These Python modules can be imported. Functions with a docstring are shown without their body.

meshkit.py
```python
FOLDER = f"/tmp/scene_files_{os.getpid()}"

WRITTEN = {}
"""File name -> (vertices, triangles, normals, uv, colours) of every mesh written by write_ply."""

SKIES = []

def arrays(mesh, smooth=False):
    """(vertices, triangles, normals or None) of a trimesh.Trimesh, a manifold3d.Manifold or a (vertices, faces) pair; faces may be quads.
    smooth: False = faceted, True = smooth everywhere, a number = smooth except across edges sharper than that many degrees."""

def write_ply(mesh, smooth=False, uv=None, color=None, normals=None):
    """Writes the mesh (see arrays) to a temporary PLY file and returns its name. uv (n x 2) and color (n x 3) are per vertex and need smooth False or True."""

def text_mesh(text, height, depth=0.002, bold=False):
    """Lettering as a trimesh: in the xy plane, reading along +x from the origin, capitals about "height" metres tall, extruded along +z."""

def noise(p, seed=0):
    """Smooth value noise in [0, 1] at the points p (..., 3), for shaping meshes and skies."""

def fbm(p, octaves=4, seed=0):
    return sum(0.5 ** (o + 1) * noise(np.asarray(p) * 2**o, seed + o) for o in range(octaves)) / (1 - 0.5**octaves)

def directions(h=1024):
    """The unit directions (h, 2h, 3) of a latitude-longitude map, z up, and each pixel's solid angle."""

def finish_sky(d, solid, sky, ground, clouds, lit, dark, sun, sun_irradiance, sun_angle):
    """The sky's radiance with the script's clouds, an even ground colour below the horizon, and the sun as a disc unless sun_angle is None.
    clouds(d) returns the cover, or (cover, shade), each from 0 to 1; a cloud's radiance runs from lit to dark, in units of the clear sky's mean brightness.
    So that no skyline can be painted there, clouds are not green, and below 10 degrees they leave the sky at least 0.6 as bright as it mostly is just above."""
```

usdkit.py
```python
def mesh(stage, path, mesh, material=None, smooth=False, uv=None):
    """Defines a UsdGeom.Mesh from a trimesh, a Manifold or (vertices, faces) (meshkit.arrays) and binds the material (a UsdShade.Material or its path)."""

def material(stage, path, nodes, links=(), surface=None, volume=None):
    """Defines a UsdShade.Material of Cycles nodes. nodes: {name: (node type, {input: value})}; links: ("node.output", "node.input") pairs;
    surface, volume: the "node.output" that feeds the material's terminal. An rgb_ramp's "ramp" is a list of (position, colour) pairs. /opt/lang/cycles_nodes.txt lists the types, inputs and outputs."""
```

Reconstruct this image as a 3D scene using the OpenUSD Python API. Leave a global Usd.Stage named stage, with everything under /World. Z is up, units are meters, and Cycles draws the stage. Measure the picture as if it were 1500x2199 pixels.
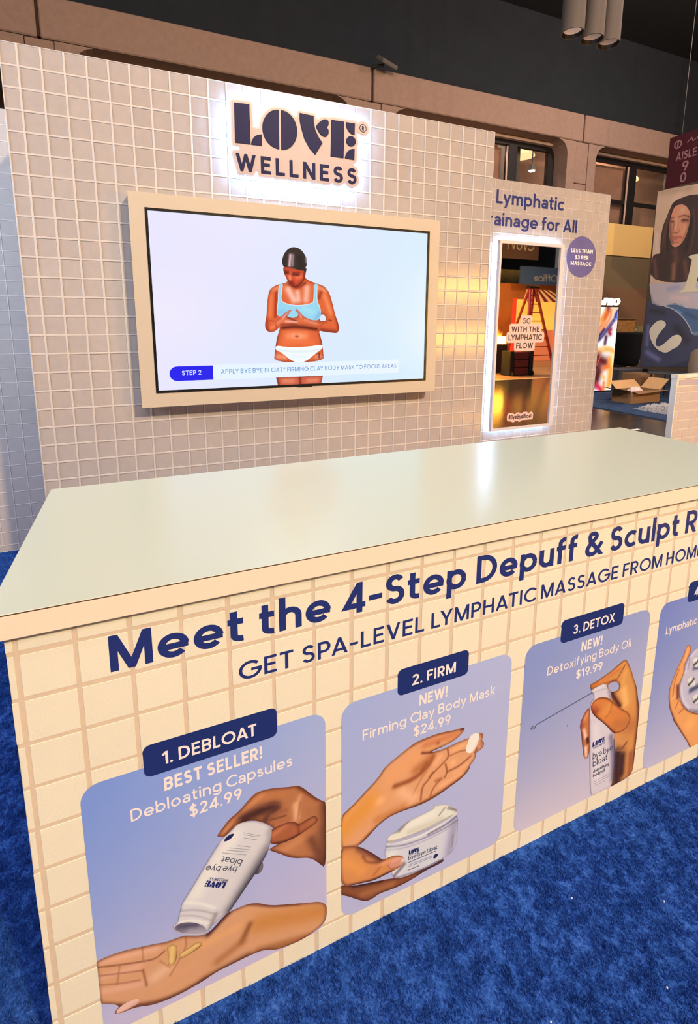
import math, random
import numpy as np, trimesh, shapely
from shapely.geometry import Polygon, LineString, Point, MultiPolygon, box as sbox
from shapely.ops import unary_union
from shapely import affinity
from scipy.spatial import Delaunay
import usdkit
from pxr import Usd, UsdGeom, UsdLux, UsdShade, Sdf, Gf, Vt

random.seed(7); rng = np.random.default_rng(7)
stage = Usd.Stage.CreateInMemory()
UsdGeom.SetStageUpAxis(stage, UsdGeom.Tokens.z); UsdGeom.SetStageMetersPerUnit(stage, 1.0)
UsdGeom.Xform.Define(stage, '/World'); UsdGeom.Scope.Define(stage, '/World/Looks')
ROOT = '/World'

# ------------------------------------------------------------------ camera
IW, IH = 1500.0, 2199.0
FPX, CX, CY = 1064.53, 755.46, 874.59
YAW, PITCH, ROLL = 0.3996, -0.1696, 0.0036
CAM = np.array([0.0966, -0.9039, 1.5146])
def camera():
    fw = np.array([math.sin(YAW)*math.cos(PITCH), math.cos(YAW)*math.cos(PITCH), math.sin(PITCH)])
    r = np.array([math.cos(YAW), -math.sin(YAW), 0]); u = np.cross(r, fw)
    r2 = r*math.cos(ROLL)+u*math.sin(ROLL); u2 = -r*math.sin(ROLL)+u*math.cos(ROLL)
    c = UsdGeom.Camera.Define(stage, '/World/camera')
    m = Gf.Matrix4d(*r2, 0, *u2, 0, *(-fw), 0, *CAM, 1)
    c.AddTransformOp().Set(m)
    ap = 36.0
    c.CreateHorizontalApertureAttr(ap); c.CreateVerticalApertureAttr(ap*IH/IW)
    c.CreateFocalLengthAttr(FPX/IW*ap)
    c.CreateHorizontalApertureOffsetAttr(-(CX-IW/2)/IW*ap)
    c.CreateVerticalApertureOffsetAttr((CY-IH/2)/IW*ap)
    c.CreateClippingRangeAttr(Gf.Vec2f(0.05, 200))
    c.CreateExposureAttr(0.06)
camera()

# ------------------------------------------------------------------ light: the hall's key lamp and added unseen fills
def look_at(prim, pos, tgt):
    d = np.array(tgt, float)-np.array(pos, float); d /= np.linalg.norm(d)
    up = np.array([0, 0, 1.0]) if abs(d[2]) < .95 else np.array([0, 1.0, 0])
    r = np.cross(d, up); r /= np.linalg.norm(r); u = np.cross(r, d)
    UsdGeom.Xformable(prim).AddTransformOp().Set(Gf.Matrix4d(*r, 0, *u, 0, *(-d), 0, *[float(v) for v in pos], 1))
def rect_light(name, pos, tgt, w, h, power, color):
    l = UsdLux.RectLight.Define(stage, f'{ROOT}/{name}')
    l.CreateWidthAttr(w); l.CreateHeightAttr(h); l.CreateIntensityAttr(power); l.CreateColorAttr(Gf.Vec3f(*color))
    look_at(l.GetPrim(), pos, tgt); return l
def sphere_light(name, pos, r, power, color):
    l = UsdLux.SphereLight.Define(stage, f'{ROOT}/{name}')
    l.CreateRadiusAttr(r); l.CreateIntensityAttr(power); l.CreateColorAttr(Gf.Vec3f(*color))
    UsdGeom.Xformable(l.GetPrim()).AddTranslateOp().Set(Gf.Vec3d(*pos)); return l
KEY, FILL, FRONT, SKYFILL, COOL = 2380.0, 20.0, 46.0, 0.035, 46.0
# one warm high lamp in front of the stand gives the shadows under the screen and the worktop
rect_light('key_lamp', (4.6, -10.2, 8.8), (1.0, 1.8, 1.6), .45, .45, KEY, (1.0, .72, .37))
# unseen high lights added as ambient fill over the hall
for i, (x, y) in enumerate([(-3, -4), (4, -3), (12, 1), (2, 4.5), (12, 6.5), (8.0, 3.5)]):
    rect_light(f'bay_lamp_{i:03d}' if i else 'bay_lamp', (x, y, 10.2), (x, y, 0), 1.2, 1.2, FILL, (1.0, .88, .88))
for i, p in enumerate([(-6.0, -9.0, 9.9), (8.5, -9.5, 9.9), (1.0, -11.0, 10.2)]):
    rect_light(f'front_bay_lamp_{i:03d}' if i else 'front_bay_lamp', p, (1.2, 1.5, 1.2), 5.0, 1.6, FRONT/3.4, (.97, .80, .92))  # broad unseen fills added in front to lift the shadows
rect_light('aisle_lamp', (4.55, 4.2, 2.9), (11, 5.6, 2.4), .6, .6, 75.0, (1.0, .84, .74))  # added out of sight behind the tiled wall to brighten the poster
# unseen lights added to brighten the room behind the windows
for i, x in enumerate((9.5, 17.5)):
    rect_light(f'back_room_lamp_{i:03d}' if i else 'back_room_lamp', (x, 13.6, 8.5), (x, 14.4, 0), 1.0, .5, 135.0, (1.0, .76, .62))
# cool light added out of view to tint the left wall strip
rect_light('stand_lamp', (-2.6, 1.3, 2.2), (-1.95, 1.92, 2.42), .7, .7, COOL, (.70, .85, 1.0))
# unseen light added to brighten the yellow header and the far concrete
rect_light('hall_lamp', (13.5, 4.5, 9.8), (13.8, 11, 4.6), .6, .6, 330.0, (1.0, .74, .62))
dome = UsdLux.DomeLight.Define(stage, '/World/hall_air'); dome.CreateIntensityAttr(SKYFILL); dome.CreateColorAttr(Gf.Vec3f(1.0, .92, .86))  # faint even dome added as ambient fill, no lamp behind it

# ------------------------------------------------------------------ helpers
used = {}
def numbered(parent, name):
    k = (str(parent), name); n = used.get(k, 0); used[k] = n+1
    return name if n == 0 else f'{name}_{n:03d}'
def pathof(p): return ROOT if p is None else str(p.GetPath())
def tag(prim, label=None, cat=None, group=None, kind=None):
    for k, v in (('label', label), ('category', cat), ('group', group), ('kind', kind)):
        if v: prim.SetCustomDataByKey(k, v)
    return prim
def thing(name, label=None, cat=None, loc=(0, 0, 0), group=None, kind=None, parent=None, rotz=0):
    pp = pathof(parent); x = UsdGeom.Xform.Define(stage, f'{pp}/{numbered(pp, name)}')
    if any(loc): x.AddTranslateOp().Set(Gf.Vec3d(*[float(v) for v in loc]))
    if rotz: x.AddRotateZOp().Set(float(rotz))
    return tag(x.GetPrim(), label, cat, group, kind)
def obj(name, mesh, mat, parent=None, smooth=False, label=None, cat=None, group=None, kind=None, paint=None):
    pp = pathof(parent)
    m = usdkit.mesh(stage, f'{pp}/{numbered(pp, name)}', mesh, mat, smooth)
    if paint is not None:
        UsdGeom.PrimvarsAPI(m).CreatePrimvar('paint', Sdf.ValueTypeNames.Color3fArray, 'vertex').Set(Vt.Vec3fArray.FromNumpy(np.asarray(paint, np.float32)))
    return tag(m.GetPrim(), label, cat, group, kind)
def lin(c):
    c = np.asarray(c, float)/255.0
    return np.where(c <= .04045, c/12.92, ((c+.055)/1.055)**2.4)
def mat(name, color, rough=.5, metal=0, spec=.5, noise=None, bump=None, vary=0, emit=None, trans=0, coat=0):
    """color in sRGB 0-255; noise = (scale, amount); bump = (scale, height); vary = value change from thing to thing"""
    p = f'/World/Looks/{name}'
    nodes = {'p': ('principled_bsdf', {'base_color': tuple(lin(color)), 'roughness': rough, 'metallic': metal, 'specular_ior_level': spec})}
    if coat: nodes['p'][1]['coat_weight'] = coat; nodes['p'][1]['coat_roughness'] = .08
    if trans: nodes['p'][1]['transmission_weight'] = trans
    links = []; src = None
    if noise or bump: nodes['g'] = ('geometry', {})
    if noise:
        c = lin(color); a = noise[1]
        nodes['n'] = ('noise_texture', {'scale': noise[0], 'detail': 4.0, 'roughness': .65})
        nodes['r'] = ('rgb_ramp', {'ramp': [(.25, tuple(c*(1-a))), (.75, tuple(np.minimum(c*(1+a), 1)))]})
        links += [('g.position', 'n.vector'), ('n.fac', 'r.fac')]; src = 'r.color'
    if vary:
        nodes['o'] = ('object_info', {}); nodes['mr'] = ('map_range', {'from_min': 0., 'from_max': 1., 'to_min': 1-vary, 'to_max': 1+vary})
        nodes['h'] = ('hsv', {'color': tuple(lin(color))})
        links += [('o.random', 'mr.value'), ('mr.result', 'h.value')]
        if src: links.append((src, 'h.color'))
        src = 'h.color'
    if src: links.append((src, 'p.base_color'))
    if bump:
        nodes['bn'] = ('noise_texture', {'scale': bump[0], 'detail': 3.0}); nodes['b'] = ('bump', {'strength': 1.0, 'distance': bump[1]})
        links += [('g.position', 'bn.vector'), ('bn.fac', 'b.height'), ('b.normal', 'p.normal')]
    if emit: nodes['p'][1]['emission_color'] = tuple(lin(emit[0])); nodes['p'][1]['emission_strength'] = emit[1]
    return usdkit.material(stage, p, nodes, links, surface='p.BSDF')
class Frame:
    """a flat face: origin, direction u (reading direction) and v (up); w points out of it"""
    def __init__(s, o, u, v):
        s.o, s.u, s.v = (np.array(q, float) for q in (o, u, v)); s.w = np.cross(s.u, s.v)
    def __call__(s, P, w=0.0):
        P = np.asarray(P, float)
        if P.shape[1] == 3: return s.o+P[:, :1]*s.u+P[:, 1:2]*s.v+(P[:, 2:]+w)*s.w
        return s.o+P[:, :1]*s.u+P[:, 1:]*s.v+w*s.w
def front(y): return Frame((0, y, 0), (1, 0, 0), (0, 0, 1))
def back(y): return Frame((0, y, 0), (-1, 0, 0), (0, 0, 1))
def west(x): return Frame((x, 0, 0), (0, -1, 0), (0, 0, 1))
def bx(x0, x1, y0, y1, z0, z1, r=0.0):
    """box, its edges chamfered by r"""
    if r <= 0:
        m = trimesh.creation.box((x1-x0, y1-y0, z1-z0)); m.apply_translation(((x0+x1)/2, (y0+y1)/2, (z0+z1)/2)); return m
    P = []
    for sx in (0, 1):
        for sy in (0, 1):
            for sz in (0, 1):
                c = np.array([(x0, x1)[sx], (y0, y1)[sy], (z0, z1)[sz]]); d = np.array([1-2*sx, 1-2*sy, 1-2*sz])*r
                for k in range(3):
                    e = d.copy(); e[k] = 0; P.append(c+e)
    return trimesh.convex.convex_hull(np.array(P))
def cat(*ms): return trimesh.util.concatenate([m for m in ms if m is not None])
def cyl(p, q, r, n=16, r2=None):
    p, q = np.array(p, float), np.array(q, float); d = q-p; L = np.linalg.norm(d); d /= L
    a = np.cross(d, [0, 0, 1.] if abs(d[2]) < .9 else [1., 0, 0]); a /= np.linalg.norm(a); b = np.cross(d, a)
    t = np.arange(n)*2*np.pi/n; ring = np.cos(t)[:, None]*a+np.sin(t)[:, None]*b
    V = np.vstack([p+r*ring, q+(r if r2 is None else r2)*ring, [p], [q]])
    F = []
    for i in range(n):
        j = (i+1) % n; F += [(i, j, n+j), (i, n+j, n+i), (2*n, j, i), (2*n+1, n+i, n+j)]
    return trimesh.Trimesh(V, F, process=False)
def lathe(prof, n=28, loc=(0, 0, 0)):
    prof = np.array(prof, float); t = np.arange(n)*2*np.pi/n
    V = np.stack([np.outer(prof[:, 0], np.cos(t)), np.outer(prof[:, 0], np.sin(t)), np.repeat(prof[:, 1:], n, 1)], -1).reshape(-1, 3)+np.array(loc)
    F = []
    for i in range(len(prof)-1):
        for k in range(n):
            j = (k+1) % n; a, b, c, d = i*n+k, i*n+j, (i+1)*n+j, (i+1)*n+k; F += [(a, b, c), (a, c, d)]
    return trimesh.Trimesh(V, F, process=False)
def polys(g): return [p for p in getattr(g, 'geoms', [g]) if p.geom_type == 'Polygon' and p.area > 1e-9]
def ext(g, fr, w0, d):
    """a flat outline pushed out to a sheet of thickness d, starting w0 out of the face"""
    out = []
    for p in polys(g):
        m = trimesh.creation.extrude_polygon(p, d, engine='earcut'); m.vertices = fr(np.array(m.vertices), w0); out.append(m)
    return trimesh.util.concatenate(out)
def rrect(x0, x1, z0, z1, r, corners=(1, 1, 1, 1), n=8):
    """rounded rectangle; corners: bl, br, tr, tl"""
    P = []
    for (cx, cz, a, on) in ((x0, z0, 180, corners[0]), (x1, z0, 270, corners[1]), (x1, z1, 0, corners[2]), (x0, z1, 90, corners[3])):
        if not on: P.append((cx, cz)); continue
        ox, oz = cx+(r if cx == x0 else -r), cz+(r if cz == z0 else -r)
        for k in range(n+1):
            t = math.radians(a+90*k/n); P.append((ox+r*math.cos(t), oz+r*math.sin(t)))
    return Polygon(P)
def chaikin(P, n=2):
    P = np.array(P, float)
    for _ in range(n):
        Q = np.roll(P, -1, 0); P = np.stack([.75*P+.25*Q, .25*P+.75*Q], 1).reshape(-1, 2)
    return P
def painted(pg, fr, w, base, blobs, step, conv, clip=None, rim=None):
    """a flat printed shape: a triangulated outline whose print colours are soft brush strokes (points, radius, colour, strength)"""
    if clip is not None: pg = pg.intersection(clip)
    V, F, C = [], [], []; off = 0
    for p in polys(pg):
        L = p.exterior.length; ring = [np.array([p.exterior.interpolate(t).coords[0] for t in np.arange(0, L, step*.8)]+list(p.exterior.coords)[:-1])]
        for h in p.interiors: ring.append(np.array([h.interpolate(t).coords[0] for t in np.arange(0, h.length, step*.8)]))
        x0, y0, x1, y1 = p.bounds; gx, gy = np.meshgrid(np.arange(x0, x1, step), np.arange(y0, y1, step))
        gx[1::2] += step/2; g = np.stack([gx.ravel(), gy.ravel()], 1)
        inner = p.buffer(-step*.45); ins = shapely.contains_xy(inner, g[:, 0], g[:, 1]) if not inner.is_empty else np.zeros(len(g), bool)
        pts = np.vstack(ring+[g[ins]]); pts = np.unique(np.round(pts, 6), axis=0)
        T = Delaunay(pts).simplices; c = pts[T].mean(1); T = T[shapely.contains_xy(p.buffer(1e-6), c[:, 0], c[:, 1])]
        a = pts[T]; ar = (a[:, 1, 0]-a[:, 0, 0])*(a[:, 2, 1]-a[:, 0, 1])-(a[:, 2, 0]-a[:, 0, 0])*(a[:, 1, 1]-a[:, 0, 1])
        T = np.where(ar[:, None] < 0, T[:, ::-1], T); T = T[np.abs(ar) > 1e-10]
        V.append(pts); F.append(T+off); off += len(pts)
    V = np.vstack(V); F = np.vstack(F)
    col = base(V) if callable(base) else np.repeat(np.array([base], float), len(V), 0)
    for pts, r, c, a in blobs:
        for _ in range(3 if len(pts) > 2 else 0):      # rounds the stroke's corners, keeps its ends
            A_ = np.asarray(pts, float); pts = np.vstack([A_[:1], np.stack([.75*A_[:-1]+.25*A_[1:], .25*A_[:-1]+.75*A_[1:]], 1).reshape(-1, 2), A_[-1:]])
        q = shapely.points(V); geo = LineString(pts) if len(pts) > 1 else Point(pts[0])
        d = shapely.distance(geo, q); wgt = a*np.exp(-(d/r)**2)
        col = col*(1-wgt[:, None])+np.array(c, float)*wgt[:, None]
    if rim is not None:                                 # the picture's own darker outline: (outline, width, strength)
        d = shapely.distance(rim[0], shapely.points(V)); k = rim[2]*np.exp(-(d/rim[1])**2); k = k[:, None]*np.array([.75, .95, 1.0]); col = col*(1-k)
    return (fr(V, w), F), conv(col)
KEYC = np.array([.93, .735, .59])
def as_print(col): return np.clip(lin(col)/KEYC, .004, .95)      # print colours, from the picture's colours under the warm lamp
def as_glow(col): return lin(np.clip(col, 0, 255))
def usdz(P): return np.asarray(P, float)/1000.0

# ------------------------------------------------------------------ lettering: a geometric sans drawn with strokes
def arcp(cx, cy, rx, ry, a0, a1, n=20):
    t = np.radians(np.linspace(a0, a1, n)); return [(cx+rx*math.cos(k), cy+ry*math.sin(k)) for k in t]
def glyph(ch, w):
    h = w/2; T = 1-h; X = .70; xt = X-h; S = []; D = []; lo, hi = 0.0, 1.0; W = .6; F = []
    def L(*p): S.append(list(p))
    def bowl(cx, rx, top, bot, a0=0, a1=360): S.append(arcp(cx, (top+bot)/2, rx-h, (top-bot)/2-h, a0, a1, 40))
    if ch == ' ': return None, .27
    if ch == 'A': W = .78; L((.02, -.12), (W/2, 1.0-h*.2), (W-.02, -.12)); L((.17, .27), (W-.17, .27))
    elif ch == 'B':
        W = .64; m = .53; L((h, 0), (h, 1)); L((h, T), (W-.31, T), *arcp(W-.31, (T+m)/2, .25-h*.3, (T-m)/2, 90, -90), (h, m)); L((h, m), (W-.28, m), *arcp(W-.28, (m+h)/2, .28-h, (m-h)/2, 90, -90), (h, h))
    elif ch == 'C': W = .80; S.append(arcp(.5, .5, .5-h, .5-h, 42, 318, 40))
    elif ch == 'D': W = .76; L((h, 0), (h, 1)); L((h, T), (W-.5, T), *arcp(W-.5, .5, .5-h, .5-h, 90, -90), (h, h))
    elif ch == 'E': W = .56; L((W, T), (h, T), (h, h), (W, h)); L((h, .52), (W-.05, .52))
    elif ch == 'F': W = .54; L((W, T), (h, T), (h, 0)); L((h, .5), (W-.06, .5))
    elif ch == 'G': W = .86; S.append(arcp(.5, .5, .5-h, .5-h, 42, 360, 44)); L((.54, .5-h*.0), (1.0, .5-h*.0)); S[-1] = [(.54, .5), (1-.0, .5)]; S[-2] = arcp(.5, .5, .5-h, .5-h, 42, 358, 44); W = 1.0*.96
    elif ch == 'H': W = .70; L((h, 0), (h, 1)); L((W-h, 0), (W-h, 1)); L((h, .5), (W-h, .5))
    elif ch == 'I': W = w; L((h, 0), (h, 1))
    elif ch == 'K': W = .66; L((h, 0), (h, 1)); L((h, .36), (W-.05, 1.08)); L((.26, .55), (W-.02, -.1))
    elif ch == 'L': W = .52; L((h, 1), (h, h), (W, h))
    elif ch == 'M': W = .90; L((h, 0), (h, 1)); L((W-h, 0), (W-h, 1)); L((h*.8, 1.08), (W/2, .04), (W-h*.8, 1.08))
    elif ch == 'N': W = .74; L((h, 0), (h, 1)); L((W-h, 0), (W-h, 1)); L((h*.8, 1.02), (W-h*.8, -.02))
    elif ch == 'O': W = 1.0; bowl(.5, .5, 1, 0)
    elif ch == 'P': W = .62; L((h, 0), (h, 1)); L((h, T), (W-.3, T), *arcp(W-.3, (T+.42)/2, .3-h, (T-.42)/2, 90, -90), (h, .42))
    elif ch == 'R': W = .64; L((h, 0), (h, 1)); L((h, T), (W-.31, T), *arcp(W-.31, (T+.44)/2, .3-h, (T-.44)/2, 90, -90), (h, .44)); L((.30, .44), (W-.04, -.1))
    elif ch == 'S':
        W = .60; c = W/2; rx = W/2-h; ru = (T-.52)/2; rl = (.52-h)/2
        S.append(arcp(c, T-ru, rx*.92, ru, 25, 270, 26)[:-1]+arcp(c, h+rl, rx, rl, 90, -155, 26))
    elif ch == 'T': W = .62; L((0, T), (W, T)); L((W/2, 0), (W/2, 1))
    elif ch == 'U': W = .70; r = W/2-h; L((h, 1), (h, h+r), *arcp(W/2, h+r, r, r, 180, 360), (W-h, 1))
    elif ch == 'V': W = .74; L((.04, 1.1), (W/2, .03), (W-.04, 1.1))
    elif ch == 'W': W = 1.10; L((.06, 1.1), (.315, .05), (W/2, .95), (W-.315, .05), (W-.06, 1.1))
    elif ch == 'X': W = .70; L((.02, -.06), (W-.04, 1.06)); L((.04, 1.06), (W-.02, -.06))
    elif ch == 'Y': W = .70; L((.0, 1.1), (W/2, .42), (W, 1.1)); L((W/2, 0), (W/2, .44))
    elif ch == '1': W = .34; L((.0, .74), (W-h, 1.02-h*.6)); L((W-h, 0), (W-h, 1))
    elif ch == '2': W = .58; S.append(arcp(W/2, T-(W/2-h), W/2-h, W/2-h, 170, -38, 24)+[(h*1.3, h), (W, h)])
    elif ch == '3': W = .58; S.append(arcp(W/2-.01, T-.215, .22-h*.4, .215, 160, -90, 24)); S.append(arcp(W/2-.01, h+.25, W/2-h, .25+.02-h*.1, 90, -160, 26))
    elif ch == '4': W = .64; L((W-.18, 0), (W-.18, 1-h*.5), (h*.8, .25), (W, .25))
    elif ch == '9': W = .60; bowl(W/2, W/2, 1, .36); L((W-h*1.1, .62), (.24, -.08))
    elif ch == '0': W = .64; bowl(W/2, W/2, 1, 0)
    elif ch == '5': W = .58; L((W-.05, T), (.12, T), (.08, .52)); S.append(arcp(W/2-.02, h+.27, W/2-h, .27, 125, -155, 26))
    elif ch == '.': W = w*1.05; D.append((W/2, W/2, W*.55))
    elif ch == '!': W = w*1.05; L((W/2, .32), (W/2, 1)); D.append((W/2, W/2, W*.55))
    elif ch == '-': W = .40; L((0, .40), (W, .40))
    elif ch == '#': W = .66; L((.2, 0), (.28, 1)); L((.42, 0), (.5, 1)); L((.02, .33), (W-.05, .33)); L((.05, .68), (W-.02, .68))
    elif ch == '$':
        W = .60; c = W/2; lo, hi = -.12, 1.12; ru = (T-.52)/2; rl = (.52-h)/2
        S.append(arcp(c, T-ru, (c-h)*.92, ru, 25, 270, 26)[:-1]+arcp(c, h+rl, c-h, rl, 90, -155, 26)); L((c, -.12), (c, 1.12))
    elif ch == '&':
        W = .78; S.append([(W, -.03), (.20, .66)]+arcp(.33, .79, .17-h*.2, .21-h, 200, -30, 22)+[(.16, .44)]+arcp(.31, .27, .31-h, .27-h*.9, 130, 330, 24)+[(W-.02, .52)])
    elif ch == '®': W = .5; S.append(arcp(.25, .8, .22, .22, 0, 360, 30)); L((.18, .68), (.18, .92)); L((.18, .9), (.26, .9), (.31, .85), (.26, .8), (.18, .8)); L((.26, .8), (.32, .68)); w = .06
    # lower case: x-height .70
    elif ch == 'a': W = .58; bowl(.27, .27, .44, 0); L((W-h, 0), (W-h, .42), *arcp(.29, .42, W-h-.29, xt-.42, 0, 150, 18)); 
    elif ch == 'b': W = .68; bowl(W-.35, .35, X, 0); L((h, 0), (h, 1.03)); hi = 1.03
    elif ch == 'c': W = .58; S.append(arcp(.35, .35, .35-h, .35-h, 48, 312, 32))
    elif ch == 'd': W = .68; bowl(.35, .35, X, 0); L((W-h, 0), (W-h, 1.03)); hi = 1.03
    elif ch == 'e': W = .68; S.append(arcp(.35, .35, .35-h, .35-h, 0, 318, 36)); L((h*.8, .33), (.70-h*.2, .33)); W = .70
    elif ch == 'f': W = .40; hi = 1.05; L((.15, 0), (.15, .78), *arcp(.15+.2, .80, .2, 1.03-h-.80, 180, 80, 12)); L((0, X-h), (W-.02, X-h))
    elif ch == 'g': W = .68; lo = -.28; bowl(.35, .35, X, 0); L((W-h, X), (W-h, .0), *arcp(.35-h*.3, .02, W-h-.35+h*.3, .28-h+.02, 0, -150, 18))
    elif ch in 'hn': W = .60; r = W/2-h; L((h, 0), (h, 1.03 if ch == 'h' else X)); L(*([(W-h, 0), (W-h, xt-r)]+arcp(W/2, xt-r, r, r, 0, 170, 18))); hi = 1.03
    elif ch == 'i': W = w; L((h, 0), (h, X)); D.append((h, .90, w*.58)); hi = 1.1
    elif ch == 'k': W = .56; L((h, 0), (h, 1.03)); L((h, .24), (W-.06, .76)); L((.22, .38), (W-.02, -.1)); hi = 1.03; lo = 0
    elif ch == 'l': W = w; L((h, 0), (h, 1.03)); hi = 1.03
    elif ch == 'm':
        W = .94; r = (W/2-h)/2+h*0; L((h, 0), (h, X))
        for k in (0, 1): c = h+r+k*2*r; L(*([(c+r, 0), (c+r, xt-r)]+arcp(c, xt-r, r, r, 0, 170, 18)))
    elif ch == 'o': W = .70; bowl(.35, .35, X, 0)
    elif ch == 'p': W = .68; lo = -.28; bowl(W-.35, .35, X, 0); L((h, -.28), (h, X))
    elif ch == 'r': W = .38; L((h, 0), (h, X)); L(*arcp(h+.24, .36, .24, xt-.36, 180, 80, 14))
    elif ch == 's':
        W = .48; c = W/2; rx = c-h; ru = (xt-.36)/2; rl = (.36-h)/2
        S.append(arcp(c, xt-ru, rx*.94, ru, 25, 270, 20)[:-1]+arcp(c, h+rl, rx, rl, 90, -155, 20))
    elif ch == 't': W = .40; L((.15, .92), (.15, .22), *arcp(.15+.19, .2, .19, .2-h, 180, 280, 12)); L((0, X-h), (W-.02, X-h)); hi = .92
    elif ch == 'u': W = .60; r = W/2-h; L((h, X), (h, h+r), *arcp(W/2, h+r, r, r, 180, 360)); L((W-h, 0), (W-h, X))
    elif ch == 'v': W = .60; L((.03, X+.08), (W/2, .03), (W-.03, X+.08)); hi = X
    elif ch == 'w': W = .86; L((.04, X+.08), (.25, .03), (W/2, X-.05), (W-.25, .03), (W-.04, X+.08)); hi = X
    elif ch == 'x': W = .56; L((.02, -.05), (W-.03, X+.05)); L((.03, X+.05), (W-.02, -.05)); hi = X
    elif ch == 'y': W = .60; L((.03, X+.08), (W/2+.02, .02)); L((W-.03, X+.08), (.16, -.36)); lo, hi = -.28, X
    g = [LineString(s).buffer(w/2, cap_style=2, join_style=2, mitre_limit=3) for s in S]
    g += [Point(x, y).buffer(r) for x, y, r in D]
    g = unary_union(g).intersection(sbox(-.3, lo, 2, hi+.02 if D else hi))
    return g, W
KERN = {'AT': -.08, 'LY': -.12, 'AY': -.1, 'TA': -.08, 'PA': -.08, 'Ly': -.06, 'LT': -.1, 'fo': -.03, 'OA': -.04, 'AG': -.02, 'FA': -.06, 'To': -.08, 'LO': -.04, 'ay': -.03}
def text_shape(s, w, gap=.10):
    x = 0; out = []; prev = ''
    for ch in s:
        g, W = glyph(ch, w); x += KERN.get(prev+ch, 0)
        if g is not None: out.append(affinity.translate(g, x, 0))
        x += W+(gap if g is not None else 0); prev = ch
    return unary_union(out), x-gap
def text_fit(s, x0, x1, z, cap, w, gap=.10):
    """lettering from x0 to x1 on the baseline z, capitals cap tall"""
    g, W = text_shape(s, w, gap)
    return affinity.translate(affinity.scale(g, (x1-x0)/W, cap, origin=(0, 0)), x0, z)
def text_width(s, w, gap=.10): return text_shape(s, w, gap)[1]
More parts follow.
